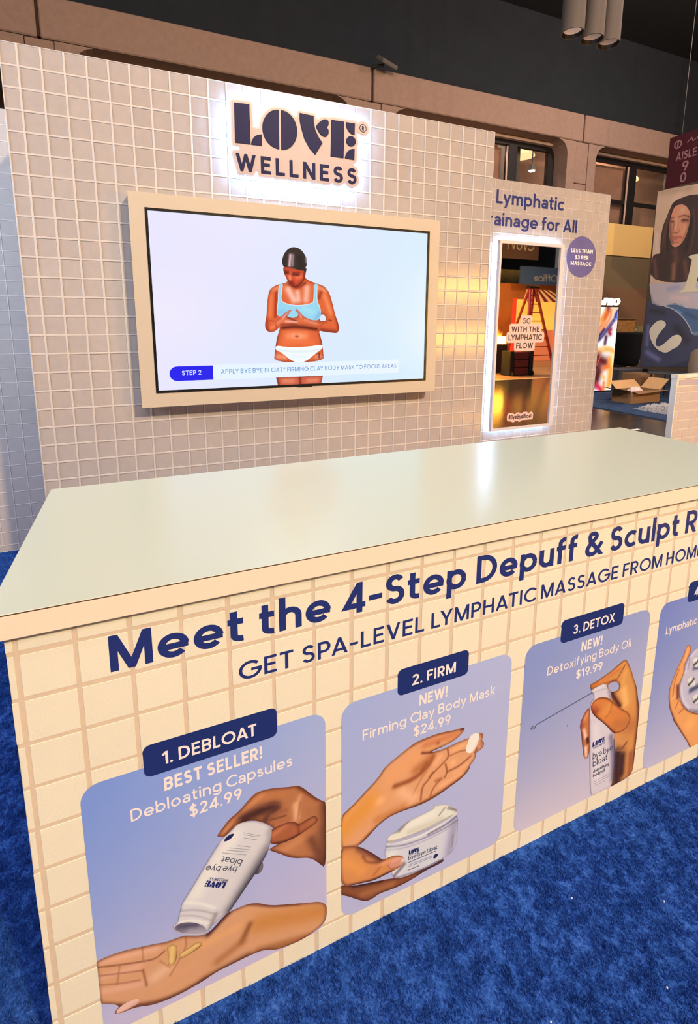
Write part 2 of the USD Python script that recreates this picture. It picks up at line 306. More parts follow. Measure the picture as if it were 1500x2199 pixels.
# ------------------------------------------------------------------ outlines of the printed pictures and the logo, millimetres on their own faces
P = {
'card1': [["hand",[[427.1,415.4],[417.5,423.5],[401.4,439.5],[385.5,459.7],[369.9,480.4],[357,490.5],[345.4,492.4],[331.3,496.5],[311.2,503.4],[291.4,508.5],[276.7,509.9],[266.9,509.7],[257.1,504.9],[247.2,496.9],[237.4,488],[227.6,480.1],[216.7,473.7],[207.1,468.1],[201,462.4],[193.7,454.5],[186.4,446.6],[179.9,438.9],[182.5,435.1],[192.7,429.5],[199.8,431.8],[216.8,445.2],[240.9,449.4],[269.7,436.3],[296.5,410.1],[301.3,399],[329,377.2],[318.3,356.8],[292.6,352.6],[291.2,347.3],[312.5,329.3],[333,309.2],[353.9,295.2],[378.1,285.7],[394.3,272.6],[408,254.1],[426.1,230]],[178,110,64],1,[[[[278.8,497.6],[241.8,478.1],[198,444]],8.1,[208,133,82],0.75],[[[226.9,462],[197.5,432.9]],3.8,[150,85,48],0.6],[[[297.7,460.7],[265.5,459],[238.7,456.7]],15.6,[66,34,24],0.92],[[[310.1,450.9],[287.1,434.9]],10.8,[80,42,28],0.85],[[[325.9,479],[285.9,487.4]],9.2,[185,112,62],0.75],[[[315.4,463.2],[283,468.6]],3.2,[120,66,38],0.7],[[[330.2,436.2],[297.1,436.2]],7,[150,88,52],0.8],[[[334.9,410.4],[304.2,415.4]],6.5,[165,95,58],0.7],[[[329.9,423],[296.9,426.1]],2.7,[90,48,30],0.7],[[[353.6,440.7],[355.6,404]],8.1,[226,168,122],0.9],[[[364.3,459.7],[356.2,439.6]],6.5,[215,150,100],0.7],[[[362.1,482.8],[404,436.8]],7,[118,64,36],0.65],[[[364.1,442.1],[356.9,400.5]],2.2,[150,88,52],0.6],[[[422.9,407.4],[419.7,334.9],[419.2,259.6]],16.2,[96,52,30],0.7],[[[382.3,413.2],[400.7,368.4]],13.5,[170,104,60],0.6],[[[360,341.5],[322.9,331.8]],14,[200,130,80],0.8],[[[389.5,330.5],[419.2,246.9]],12.4,[105,58,34],0.75],[[[292.5,348.2],[353.9,295.8]],3.8,[130,74,44],0.5]],None],["thumb",[[360.6,385.2],[382,392.1],[400.9,392.8],[407.6,374.5],[392.5,366],[376.3,361.3],[358.9,355.7],[341.6,353.2],[323.4,352.8],[309.3,356.6],[297.8,360.5],[290.5,371.5],[289.6,386.7],[292.4,397.3],[301.4,402],[316.7,403.8],[334.7,403.9],[350.3,397.4]],[164,90,50],1,[[[[299.7,385],[329.4,398]],7.8,[196,116,74],0.7],[[[302.9,359],[326,353.1],[357.5,356.3]],5,[104,50,28],0.75],[[[358,384.9],[360.2,356.6]],3.9,[118,60,34],0.6],[[[395.4,383.1]],14,[172,106,62],0.7]],None],["fingertip",[[251.1,307.3],[258.3,298.2],[268.4,298.5],[276.2,308.1],[275.4,325],[270.7,334.9],[259.5,338.9]],[112,98,104],1,[[[[261.7,328.9],[261,302.3]],5.5,[70,58,62],0.8]],None],["hand",[[-65.6,252.9],[-56.5,254.3],[-38.4,254.5],[-18.1,252],[2.4,246.8],[23.1,240.1],[46.4,233.4],[65.7,225.8],[81.1,224.5],[96.8,222.7],[105.7,219.8],[132.5,203.3],[146.4,199.7],[158.3,203.3],[170.6,212.8],[185.5,225.5],[197.8,230.8],[217.3,230.6],[237.1,230.4],[254.5,223.9],[263.7,218.9],[276.2,208.3],[296.6,194],[322.7,182.8],[362.9,164],[426.6,136.5],[426.3,86.7],[412.4,68.2],[366.7,57.1],[331.1,59.3],[299.7,64.7],[271.6,82.3],[250.4,84.8],[232.5,86.1],[212.3,85.8],[187.4,85.4],[162.9,85],[138.6,78.5],[110.1,75.1],[86.7,73.3],[64,74.5],[43.9,77.2],[24.3,82.7],[9.5,91.1],[-7.4,96.6],[-24.4,97.6],[-38.7,103],[-40.5,107.1],[-34.8,113.6],[-30.4,118],[-37.1,126.9],[-46.9,135],[-65.4,147.4],[-65.8,183.7],[-65.4,220.5]],[208,148,102],1,[[[[265.5,161.8],[422.2,112.4]],28.8,[198,126,58],0.9],[[[258.2,86.5],[370.6,58.7]],12.1,[150,86,36],0.7],[[[138.6,78.5],[232.5,86.1]],11.5,[108,60,28],0.8],[[[241.6,172.3],[221.5,133.9]],7.3,[138,78,36],0.85],[[[221.5,133.9],[168.9,112.5]],12.1,[166,100,50],0.65],[[[142.9,174.5],[215.6,180.9]],12.1,[222,158,98],0.75],[[[41.5,149.6],[61.9,157.7]],15.7,[232,182,142],0.65],[[[117.6,135],[39.4,115]],7.9,[218,152,100],0.5],[[[-49,246.9],[45.7,220.8]],9.4,[228,168,132],0.75],[[[-51.8,209],[9.7,196.2]],8.4,[224,164,132],0.7],[[[-54.4,173.3],[10.9,148.4]],8.4,[224,164,132],0.7],[[[-63.6,239.6],[-22.3,220.4],[25,201.3],[44.2,195.3],[62.3,204.9]],1.8,[124,66,40],0.9],[[[-63.2,217.7],[-21.7,198.5],[19.4,179.9]],1.8,[150,86,58],0.75],[[[-64,194.5],[-25.5,174],[11.7,159.8]],1.8,[150,86,58],0.7],[[[18.4,181.9],[22,153.1],[23.2,137.5]],2.4,[150,84,50],0.8],[[[-22.2,221.8],[-30.6,175.2]],1.8,[160,92,58],0.6],[[[21.1,241.3],[20.9,203.8]],1.6,[160,92,58],0.6],[[[-31.3,119.5],[9.6,92.6],[68.5,74.5],[138.7,80]],6.6,[116,66,34],0.75],[[[150.9,195.5],[170.5,209.9],[195.3,228.5]],6.6,[92,50,34],0.85],[[[105.5,216.1],[105.2,187.9],[86.7,160.2],[69.5,134.8]],2.1,[168,102,60],0.75],[[[242,227.7],[292.1,193.9],[358.3,164]],4.2,[138,74,40],0.6],[[[70.7,156.6],[52.3,184.4]],2.6,[180,110,62],0.6]],None],["fingernail",[[-37.6,103.7],[-34.9,112.2],[-25.1,117.4],[-10.2,119.3],[4.5,115.5],[8.3,107],[3.6,101.1],[-11.4,100.8],[-28.4,100.4]],[226,178,154],1,[[[[8.3,107],[-11.4,100.8],[-28.4,100.4]],3,[205,138,112],0.7]],None],["capsule",[[66,211.5],[74,215.5],[83.7,209.7],[87.8,201.4],[86.7,181.2],[82.3,162.9],[76.4,158.2],[68.8,162.3],[66,173],[69.2,188.9]],[206,160,86],1,[[[[77.8,204.4],[73.8,171.2]],4.6,[228,188,118],0.8],[[[87.6,189.6],[83.4,162.2],[76.4,157.6]],2.5,[140,98,46],0.8]],None],["capsule",[[90.1,180.6],[97,182.4],[113.2,186.2],[127.2,189.8],[134.1,187.3],[138,180.4],[134.6,173.3],[124,170.6],[107.6,166.9],[93.8,165.5],[89.2,172.2]],[208,162,90],1,[[[[137.1,176.4],[107.6,165.5],[92.7,165]],2.6,[140,96,46],0.8],[[[96.7,176.6],[129.2,182.6]],3.1,[228,190,120],0.7]],None],["bottle",[[210.7,438.1],[216.9,446.6],[228.9,450.3],[248,445.9],[264.9,437.7],[281.8,425],[292.8,411.8],[298.8,400.2],[294.4,375.6],[288.7,348.5],[276.8,330.3],[258.5,303.5],[240.4,282.8],[219.9,257.5],[199.5,232.4],[189.7,228.8],[180,228.1],[173.9,225.5],[170.1,218.7],[160.5,218.1],[152.9,205.9],[141.1,203.7],[120.6,211.8],[100.8,227.3],[86.9,241.2],[81.6,254.5],[84.6,261.5],[92.5,262.8],[93.9,276.6],[97.7,289],[100.7,291.6],[99.5,298.1],[105.1,310.9],[119.4,329],[134,350.1],[151.2,375.6],[168.4,401.3],[183,419.9],[195.1,431.2]],[210,198,190],1,[[[[216.1,424.2],[130.1,314.7]],19.5,[230,218,206],0.8],[[[287.6,355],[199.6,235.3]],15.6,[120,110,112],0.85],[[[287.2,340.2],[235.3,276.4],[203.2,233.4]],8.3,[62,57,62],0.9],[[[292.5,400.2],[291.5,359.1]],8.8,[150,138,135],0.6],[[[107.1,306.9],[140.2,285.9],[167,259.4]],3.6,[238,228,218],0.6],[[[98.4,290],[135,272.7],[168.7,242]],2.1,[160,150,146],0.75],[[[94.5,279.2],[129.8,260.8],[163.3,227]],1.6,[166,156,150],0.7],[[[182.9,417.1],[105.1,310.9]],3.1,[172,162,162],0.6],[[[168.6,240.6],[155.4,209]],6.5,[136,122,120],0.7],[[[91.4,263.5],[122.6,253.1],[151.5,226.3]],3.1,[240,232,222],0.6]],None],["bottle_mouth",[[83.1,253.7],[91.2,259.2],[106.7,255.6],[124.4,244.7],[142.1,227.1],[149.6,210.8],[145.9,205.5],[129.8,210.9],[107.5,224.8],[90.2,240.2]],[132,120,130],1,[[[[95.2,251.1],[128.7,236.3]],8.2,[76,68,82],0.85],[[[114.2,223.3],[143.6,207.4]],10.3,[178,168,172],0.7]],None],["leaf_mark",[[193.5,420.5],[197.3,427.3],[206.9,431.4],[215.1,430.4],[213.7,423.9],[206.4,418.7],[196.9,417.5]],[30,35,80],1,[],None]],
'card1_text': [["LOVE",[195.3,312.9],[-40.7,25.9],[-6.2,-12.7],[32,36,92],0.3],["WELLNESS",[199.1,318.6],[-37.1,24.8],[-2.6,-5.7],[60,60,90],0.16],["bye bye",[220.8,341.4],[-63.7,34.7],[-6.7,-13.1],[70,68,78],0.1],["bloat",[232.2,353.4],[-42.4,30],[-6.8,-13.1],[70,68,78],0.1]],
'card1_rule': [["small_print",[[189,393.6],[239.3,363.7],[239.3,362],[188.9,392.1]],[150,145,150],0,[],None],["small_print",[[198.5,395.8],[245.6,368.3],[245.5,366.5],[198.4,394.4]],[150,145,150],0,[],None],["small_print",[[204.5,398.7],[248.2,372.9],[248.1,371.2],[204.4,397.3]],[150,145,150],0,[],None],["small_print",[[222.3,396.5],[249.6,379],[249.6,377.2],[222.2,395]],[150,145,150],0,[],None],["small_print",[[235.9,423.5],[269.9,398.9],[269.9,397.2],[235.9,422.1]],[150,145,150],0,[],None],["small_print",[[235.8,418.4],[265,398.3],[264.9,396.6],[235.7,417]],[150,145,150],0,[],None],["small_print",[[235.5,409.9],[264.3,391],[264.2,389.3],[235.5,408.4]],[150,145,150],0,[],None]],
'card2': [["hand",[[459.8,358.7],[485.4,373.9],[507.3,388],[526.5,403.5],[543.2,414.4],[562.7,430.1],[573.9,446.4],[593.7,459.4],[619.6,470.2],[642.9,480.8],[660.6,487.7],[678.6,490.1],[703,490.2],[727.8,490.4],[753.1,486.8],[775.7,482.4],[795.1,481.7],[810,478.6],[807.2,469.6],[796.2,459.5],[777.1,450.8],[751.7,446.2],[723.3,444.5],[706.2,443.3],[729.8,439],[758.4,439.1],[787.3,442.4],[816.8,442.6],[825.2,441.1],[836.5,448.1],[862,445.2],[871.7,436.9],[870.9,426],[866.9,419.4],[876,409.6],[874,397.4],[863.5,390],[849.9,388.7],[850.5,377.1],[844.4,364.9],[831.4,355.4],[832,343.8],[806.1,325],[773.5,315.7],[741.4,305],[709.7,299.3],[684.7,297.4],[653.8,299.9],[623.5,302.3],[593.8,301.5],[570.5,293.4],[553.3,282.8],[533.4,268.3],[519.4,258.7],[502.5,256],[480.3,263.6],[459.8,272]],[218,152,102],1,[[[[463.8,318.2],[538.1,365.8]],34.4,[222,142,54],0.9],[[[513.7,256.7],[539.1,275.5],[593.7,303.1],[653.8,300.5],[709.7,300.3],[806.1,325.6],[835.1,349.1]],6.3,[130,68,26],0.85],[[[558.7,308],[632.2,312.5]],12.5,[190,112,48],0.6],[[[461.1,361],[543.2,415.9],[573.9,446.4]],4.1,[150,84,40],0.7],[[[603.2,416.7],[667.9,445.7]],25,[230,154,94],0.6],[[[606.8,384.4],[657.6,382.4],[699.9,402.5],[714.6,427.8]],7.5,[146,72,28],0.9],[[[705.3,425.2],[666,406.7]],14.4,[178,98,48],0.7],[[[696.3,416.3],[684.5,402.5]],6.9,[150,78,34],0.7],[[[691.4,470.2],[782.8,469]],11.3,[202,118,66],0.8],[[[682.9,450.6],[704.7,442.3],[739.1,443.2]],3.8,[116,52,24],0.85],[[[728.9,462.4]],5.6,[150,75,35],0.7],[[[798.7,475.8],[810.1,477.7]],4.4,[100,56,44],0.85],[[[648.9,480.1],[703.1,488.7],[775.7,481.8]],3.1,[170,95,50],0.6],[[[758.6,434.3],[764.5,408.6],[744.2,394.4],[707.2,371.6]],2.5,[136,66,28],0.85],[[[764.4,410.2],[795.2,412.6],[821.9,407.3]],2.2,[150,78,36],0.8],[[[754,390.6],[761.5,365.5],[752.5,350]],2.5,[136,66,28],0.85],[[[761.5,364.8],[797.4,367.2],[833.2,383.8]],2.8,[136,66,28],0.85],[[[716.3,380.4],[704.4,363.3],[686.1,352],[682.7,312.6]],2.8,[140,70,30],0.85],[[[739.7,348.9],[718,332.4],[710.9,310]],2.8,[150,78,36],0.8],[[[697.2,391.2],[676.3,368.6],[655.9,333.5]],2.8,[188,112,62],0.7],[[[726.9,350.9],[742.8,350.8]],5,[150,78,36],0.6],[[[628.2,357.7],[659.1,329]],15.6,[240,184,134],0.65],[[[566.6,359.5]],14.1,[242,178,114],0.65],[[[776.9,384.8]],11.3,[242,174,114],0.7],[[[740.5,329.4],[805.3,341.5]],7.5,[236,166,112],0.65],[[[721.7,403.3],[736.9,419.2]],8.1,[238,172,118],0.6],[[[778.4,422.1],[807.7,427]],8.1,[240,172,112],0.6],[[[781.7,351],[824.2,363.1]],6.3,[236,166,112],0.6],[[[864.3,434.8]],5.3,[168,100,76],0.9],[[[864.1,407.5]],9.4,[186,122,98],0.85],[[[852.6,400.6],[846.4,390]],2.8,[110,58,40],0.8],[[[840.2,379.5]],6.9,[214,150,118],0.6]],None],["clay_smear",[[823.6,438.5],[829.8,447.3],[839.7,450.1],[855.1,446.1],[857.3,437.3],[856.4,423.3],[852.1,410.4],[842.6,397.9],[831.1,392.6],[819,400.4],[814.2,415],[821,425.2]],[234,224,206],1,[[[[856.4,423.3],[842.6,397.9]],4.6,[205,190,170],0.6]],None],["fingers",[[460.7,166.4],[496.5,143.4],[547.4,128],[600.2,112],[627.4,100.8],[668.9,94.1],[722.8,90.4],[759.1,94.8],[761.6,84.5],[740.5,83],[711.6,84.2],[672.1,77.6],[633.4,74.2],[600.8,76.8],[568.8,82.3],[548,76.2],[529.9,78],[506.8,97.1],[481.6,120.6],[460.7,136]],[132,74,36],1,[[[[521.9,104.5],[605.9,91.6]],11.2,[168,104,58],0.75],[[[760.7,91],[683.1,85.3]],4.2,[78,60,58],0.8],[[[496.5,142],[573.5,118.6]],5.6,[70,36,20],0.8]],None],["jar",[[585.3,229.9],[583.6,222.4],[585.7,210.2],[581.3,206.7],[582.9,191.9],[584.5,174.2],[599.4,149.6],[605.6,109.2],[627.4,99.3],[655,93.9],[682.9,92.8],[725.6,93.5],[759.1,94.8],[787,100.7],[799.6,118.7],[802.3,156.4],[801.9,204.2],[798.3,210.2],[798.4,226.3],[795.7,233.4],[787.4,222.5],[749.9,213.1],[707.3,209.5],[665.6,208.8],[624.8,213.9],[598.1,221]],[206,199,206],1,[[[[791.5,197.1],[777.7,108.2]],17.2,[150,142,160],0.8],[[[586.6,215.9],[638.7,194.5],[708,188.9],[759.5,191.1],[800.4,198.4]],2.3,[110,102,112],0.8],[[[585.2,206.2],[641.7,184.5],[722.5,179.1],[801.4,189.6]],1.7,[160,150,158],0.8],[[[707.7,196.2],[759.1,200.1],[798.2,213.2]],2.6,[86,78,92],0.85],[[[591.5,222.8],[652,204.4],[707.5,201.2],[796.2,222.9]],2.3,[240,230,218],0.8],[[[598.8,184.1],[621.6,115.4]],17.2,[226,219,223],0.65],[[[611,107.8],[682.9,93.4],[759,95.7]],2.6,[116,108,120],0.7],[[[610.8,115.1],[638.7,137.1]],5.7,[104,88,88],0.8],[[[787.4,157.5],[786,122.2]],3.4,[130,120,140],0.6]],None],["clay",[[587.3,238.7],[592.4,246.1],[608.1,248.5],[618.6,250.5],[629.1,256.9],[645.1,263.6],[666.7,265],[694.2,266.9],[716.4,268.3],[724.8,270.4],[727.2,283.6],[731.8,273],[741.8,273],[762.2,264.9],[774.2,254.5],[789.6,239],[798.1,233.8],[793.2,224.3],[770,218.6],[735.4,215.3],[693.1,214.6],[651.7,216.8],[611.3,220.3],[595.4,225.1],[587.4,231.7]],[224,214,190],1,[[[[621.3,247.9],[631.9,252.8],[647.7,263.8]],4.2,[124,114,100],0.85],[[[740.2,240.6],[756.8,256.3]],2.5,[130,120,102],0.8],[[[768.6,251.2],[795.8,231.9]],3.7,[116,108,104],0.8],[[[651.3,229.7],[749.4,224.9]],7.9,[198,188,162],0.6],[[[645.3,252.2],[719.7,255.5]],8.5,[238,229,208],0.65],[[[590,230.5],[624.6,219.6],[693,216.6],[778.6,222]],2,[160,150,132],0.7],[[[608.1,247.1],[624.1,243.8]],2.3,[150,140,120],0.6]],None],["hand",[[460.7,272],[481.2,268.8],[503.3,258.7],[520.8,244.3],[546.3,218.2],[567.2,192.6],[577.8,180.3],[598.8,181.2],[620.3,175],[635.4,163.2],[641.1,151.8],[637.3,142.1],[623.9,134.4],[610.5,132.6],[589.1,132],[568.1,131.4],[547.3,132.2],[521.7,140],[496.5,146.2],[460.7,162.2]],[208,132,72],1,[[[[510.8,247.8],[541.2,217.9],[569.9,184.2]],9.2,[108,60,40],0.85],[[[505.8,251.6],[528.6,218.6]],4.9,[150,90,62],0.7],[[[521,219.6],[531.3,195.1],[564.8,179.8]],3.8,[130,70,40],0.8],[[[469.2,231.6],[516.3,180.5]],18.9,[228,148,72],0.75],[[[491.5,147.4],[547.3,133.7],[573.3,133],[602.4,133.8]],4.6,[98,50,28],0.85],[[[567.6,168.5],[609.7,171.6]],6.5,[228,154,104],0.7],[[[552.3,148.1],[567.6,162.8]],5.4,[184,100,46],0.7],[[[464.3,263.6],[500.9,255.3]],5.4,[180,110,60],0.6]],None],["fingernail",[[590.7,161.1],[599.1,169.8],[615,170.4],[631.3,165.3],[639.1,157.1],[640.4,149.3],[631.9,139.1],[615.7,138.6],[596.9,142.3],[592,152]],[208,138,108],1,[[[[635.7,151.6]],6.7,[228,214,194],0.85],[[[604.5,164.2],[623.2,163.5]],5,[232,170,142],0.6],[[[590.8,156.8],[596.9,141.8],[626.5,137.4]],2.5,[150,84,56],0.7]],None],["leaf_mark",[[726.3,114],[730.3,122.4],[739,122.6],[742.7,116.3],[738,111.2],[730.8,108.8]],[32,36,82],1,[],None]],
'card2_text': [["LOVE",[651.8,160.9],[29.7,-3.5],[0.2,12.6],[30,30,80],0.3],["bye bye bloat",[650.9,144],[87.5,-6.6],[-0.3,12.9],[60,58,72],0.1]],
'card2_rule': [["small_print",[[652.4,158.6],[682.4,155.2],[682.4,154.1],[652.4,157.4]],[110,105,125],0,[],None],["small_print",[[651,137.6],[734.2,133.5],[734.3,131.4],[651.1,135.5]],[104,98,114],0,[],None],["small_print",[[651.3,129.3],[723.1,123],[723.2,121.5],[651.3,127.9]],[142,136,148],0,[],None],["small_print",[[651.4,124.3],[721.8,118.3],[721.9,116.8],[651.4,122.8]],[142,136,148],0,[],None],["small_print",[[651.7,114],[683.7,111.6],[683.8,109.5],[651.7,111.9]],[104,98,114],0,[],None]],
'card3': [["oil_stream",[[1268,437.7],[1269.4,433.5],[1055,398.4],[1053.1,402]],[92,94,120],0,[],None],["oil_drop",[[1033.7,393.6],[1037.3,399.6],[1047.4,401.5],[1055.2,396.9],[1052.4,390.6],[1042.3,388.7]],[70,72,88],1,[[[[1041.8,394.3],[1047.8,396.6]],2.8,[180,180,195],0.9]],None],["oil_drop",[[1174.9,360.4],[1179.9,354.9],[1178.1,350.5],[1174.3,353]],[110,108,125],1,[],None],["fingers",[[1255.2,388],[1243,376.2],[1233.8,361.1],[1227.5,345],[1227.9,328.8],[1235.4,310],[1239.2,287.8],[1245.6,259.8],[1252.6,228.9],[1258.6,212.4],[1267.5,207.8],[1275.2,213.1],[1276.8,248.1],[1268.4,321.4],[1262.9,380.9]],[192,112,62],1,[[[[1233.9,335.9]],10.3,[160,68,38],0.8],[[[1254.3,372.4],[1245.6,352.4]],5.7,[225,150,95],0.7],[[[1245.7,315.6],[1256.4,286.2]],6.2,[242,194,164],0.95],[[[1259.4,249.9],[1264.2,217.4]],7,[244,200,172],0.95],[[[1262.4,281.6],[1266.4,266.1]],5.2,[48,24,20],0.95],[[[1235.7,307.6],[1246.5,259.4]],3.6,[150,80,50],0.7]],None],["hand",[[1253.1,465.5],[1265.1,467.4],[1286.6,470.8],[1307.9,477.9],[1332.3,484.1],[1353.7,493.7],[1375.4,503.3],[1390.4,509.3],[1401.3,503.8],[1412.6,485.6],[1428.3,457.8],[1446,417.3],[1457.9,397],[1467.8,360.4],[1482.4,312.1],[1484.4,294.4],[1485.3,249.9],[1487.1,194.6],[1488.1,144],[1486.6,88.7],[1481,73.1],[1468,65.5],[1443.8,61.3],[1410.4,59.8],[1380.7,57],[1357.3,242.2],[1299.2,366.4],[1294.3,407.1],[1256.3,449.9]],[208,138,68],1,[[[[1266.1,459.2],[1314.6,469.1],[1369.2,484.6]],11.4,[202,112,50],0.85],[[[1393.2,489],[1382.5,471.5],[1367.7,452.9]],2.4,[124,62,28],0.85],[[[1261.6,450.5],[1300.1,450.9],[1362.3,449.9]],4.3,[160,76,34],0.7],[[[1292.6,466.7],[1379.6,493]],4.9,[225,150,80],0.6],[[[1400.5,403.2],[1416.5,350.8]],16.8,[238,180,104],0.8],[[[1401,463.6],[1393.8,431]],10.8,[230,165,90],0.6],[[[1460,403.5],[1483.4,294.7],[1483.8,195.8],[1483.9,107.6]],9.2,[120,68,34],0.85],[[[1351,405],[1361.8,387.5],[1390,350.1]],8.7,[74,32,18],0.95],[[[1379.8,294.1],[1453.7,256.1]],32.5,[170,100,50],0.65],[[[1404.2,175.9],[1411.7,73.2]],25.7,[60,34,24],0.97],[[[1427.8,157],[1430.7,90.7]],13.5,[60,34,24],0.9],[[[1389.2,245],[1421.5,203.9]],13.5,[206,140,80],0.75],[[[1420.8,186.9],[1439.9,202]],3.8,[110,60,34],0.8],[[[1402.9,186.3],[1440.6,174.5]],3.2,[190,130,80],0.6],[[[1465.1,152.7],[1469.8,75]],11.4,[142,76,40],0.75]],[[1327.8,442.3],[1342.8,446.8],[1360.1,444.9],[1371.4,435.6],[1380.4,422.4],[1377.6,410.5],[1364.8,408.7],[1345.7,412.5],[1332.5,427]]],["bottle",[[1301.4,59.2],[1291.3,122.4],[1278.2,223.9],[1266.1,322.2],[1261.4,369.9],[1261.6,404.1],[1277,412.7],[1269.1,433.4],[1258.6,441.3],[1259.5,445.5],[1278.1,449.8],[1300,452],[1314,451.1],[1321.8,445.3],[1329.6,427.9],[1341.7,421.8],[1348.7,389.5],[1355.3,371],[1380.2,245.9],[1391.7,180.7],[1397,116.7],[1392.2,61],[1365.2,62.2],[1336.2,59.4]],[207,192,192],1,[[[[1364.9,251.4],[1383.9,183.7],[1392,86.3]],11.1,[124,110,125],0.9],[[[1382.5,232.9],[1394.4,155],[1397.4,79]],4.7,[76,66,82],0.9],[[[1334.6,421.8],[1343.9,393.4]],6.3,[150,130,140],0.8],[[[1269,434.6],[1302.1,434.3],[1327.9,429.6]],2.1,[168,152,158],0.6],[[[1266.7,345.1],[1299.6,74.8]],2.9,[176,162,168],0.7],[[[1294.5,312.2],[1327.5,107.6]],15.8,[224,210,207],0.65],[[[1273.4,443.4],[1311.7,447.3]],4.2,[225,212,210],0.7]],None],["thumb",[[1264,382.8],[1264.1,394.2],[1272.4,405.1],[1288.4,410.2],[1311,407.5],[1335,396.2],[1354.4,378.3],[1377.5,356.6],[1404,333.5],[1433.5,314],[1450.1,281.7],[1430,252.3],[1388.4,251.4],[1366,265.5],[1345.2,291.9],[1319.2,317.6],[1293.9,340.4],[1274.8,360.8]],[208,122,52],1,[[[[1276,374.2],[1288.1,365.5]],13.8,[146,60,32],0.9],[[[1269.2,385.6],[1290.2,371.7]],4.2,[190,100,60],0.6],[[[1329.2,351.6],[1344.6,365.2]],18.5,[222,146,70],0.6],[[[1271.7,364.2],[1316.1,319.9],[1348.6,288.4],[1385.1,253.8]],4.8,[112,56,24],0.85],[[[1282.9,409.7],[1335,395.8],[1377.5,356.6]],3.4,[165,86,38],0.6],[[[1426.8,275.3],[1383.9,285.5]],21.2,[176,104,52],0.7],[[[1355.3,371],[1350.7,339.7],[1331.9,329.6]],2.4,[150,80,36],0.6]],None]],
'card3_text': [["LOVE",[1287.4,241.3],[52.3,3],[-0.4,17.7],[38,36,96],0.3],["WELLNESS",[1291.2,232.7],[49.5,3.5],[-0.8,6.5],[90,86,105],0.16],["bye bye",[1293.5,196],[84,2.8],[-1.6,23.6],[70,66,80],0.11],["bloat",[1297.4,168],[62.6,2.3],[-2.1,23],[70,66,80],0.11],["detoxifying",[1301.5,144.6],[67.8,3],[-1.3,11.2],[70,66,80],0.18],["body oil",[1303.3,129.2],[50.4,1.8],[-1.3,11.3],[70,66,80],0.18]],
'card3_rule': [["small_print",[[1306.9,110.6],[1373.6,113.7],[1373.8,111.6],[1307.1,109.1]],[150,142,152],0,[],None],["small_print",[[1307.8,102.9],[1377.6,105.1],[1377.9,103],[1308,101.3]],[150,142,152],0,[],None],["small_print",[[1310.3,94.3],[1358.2,95.1],[1358.4,93],[1310.5,92.7]],[150,142,152],0,[],None]],
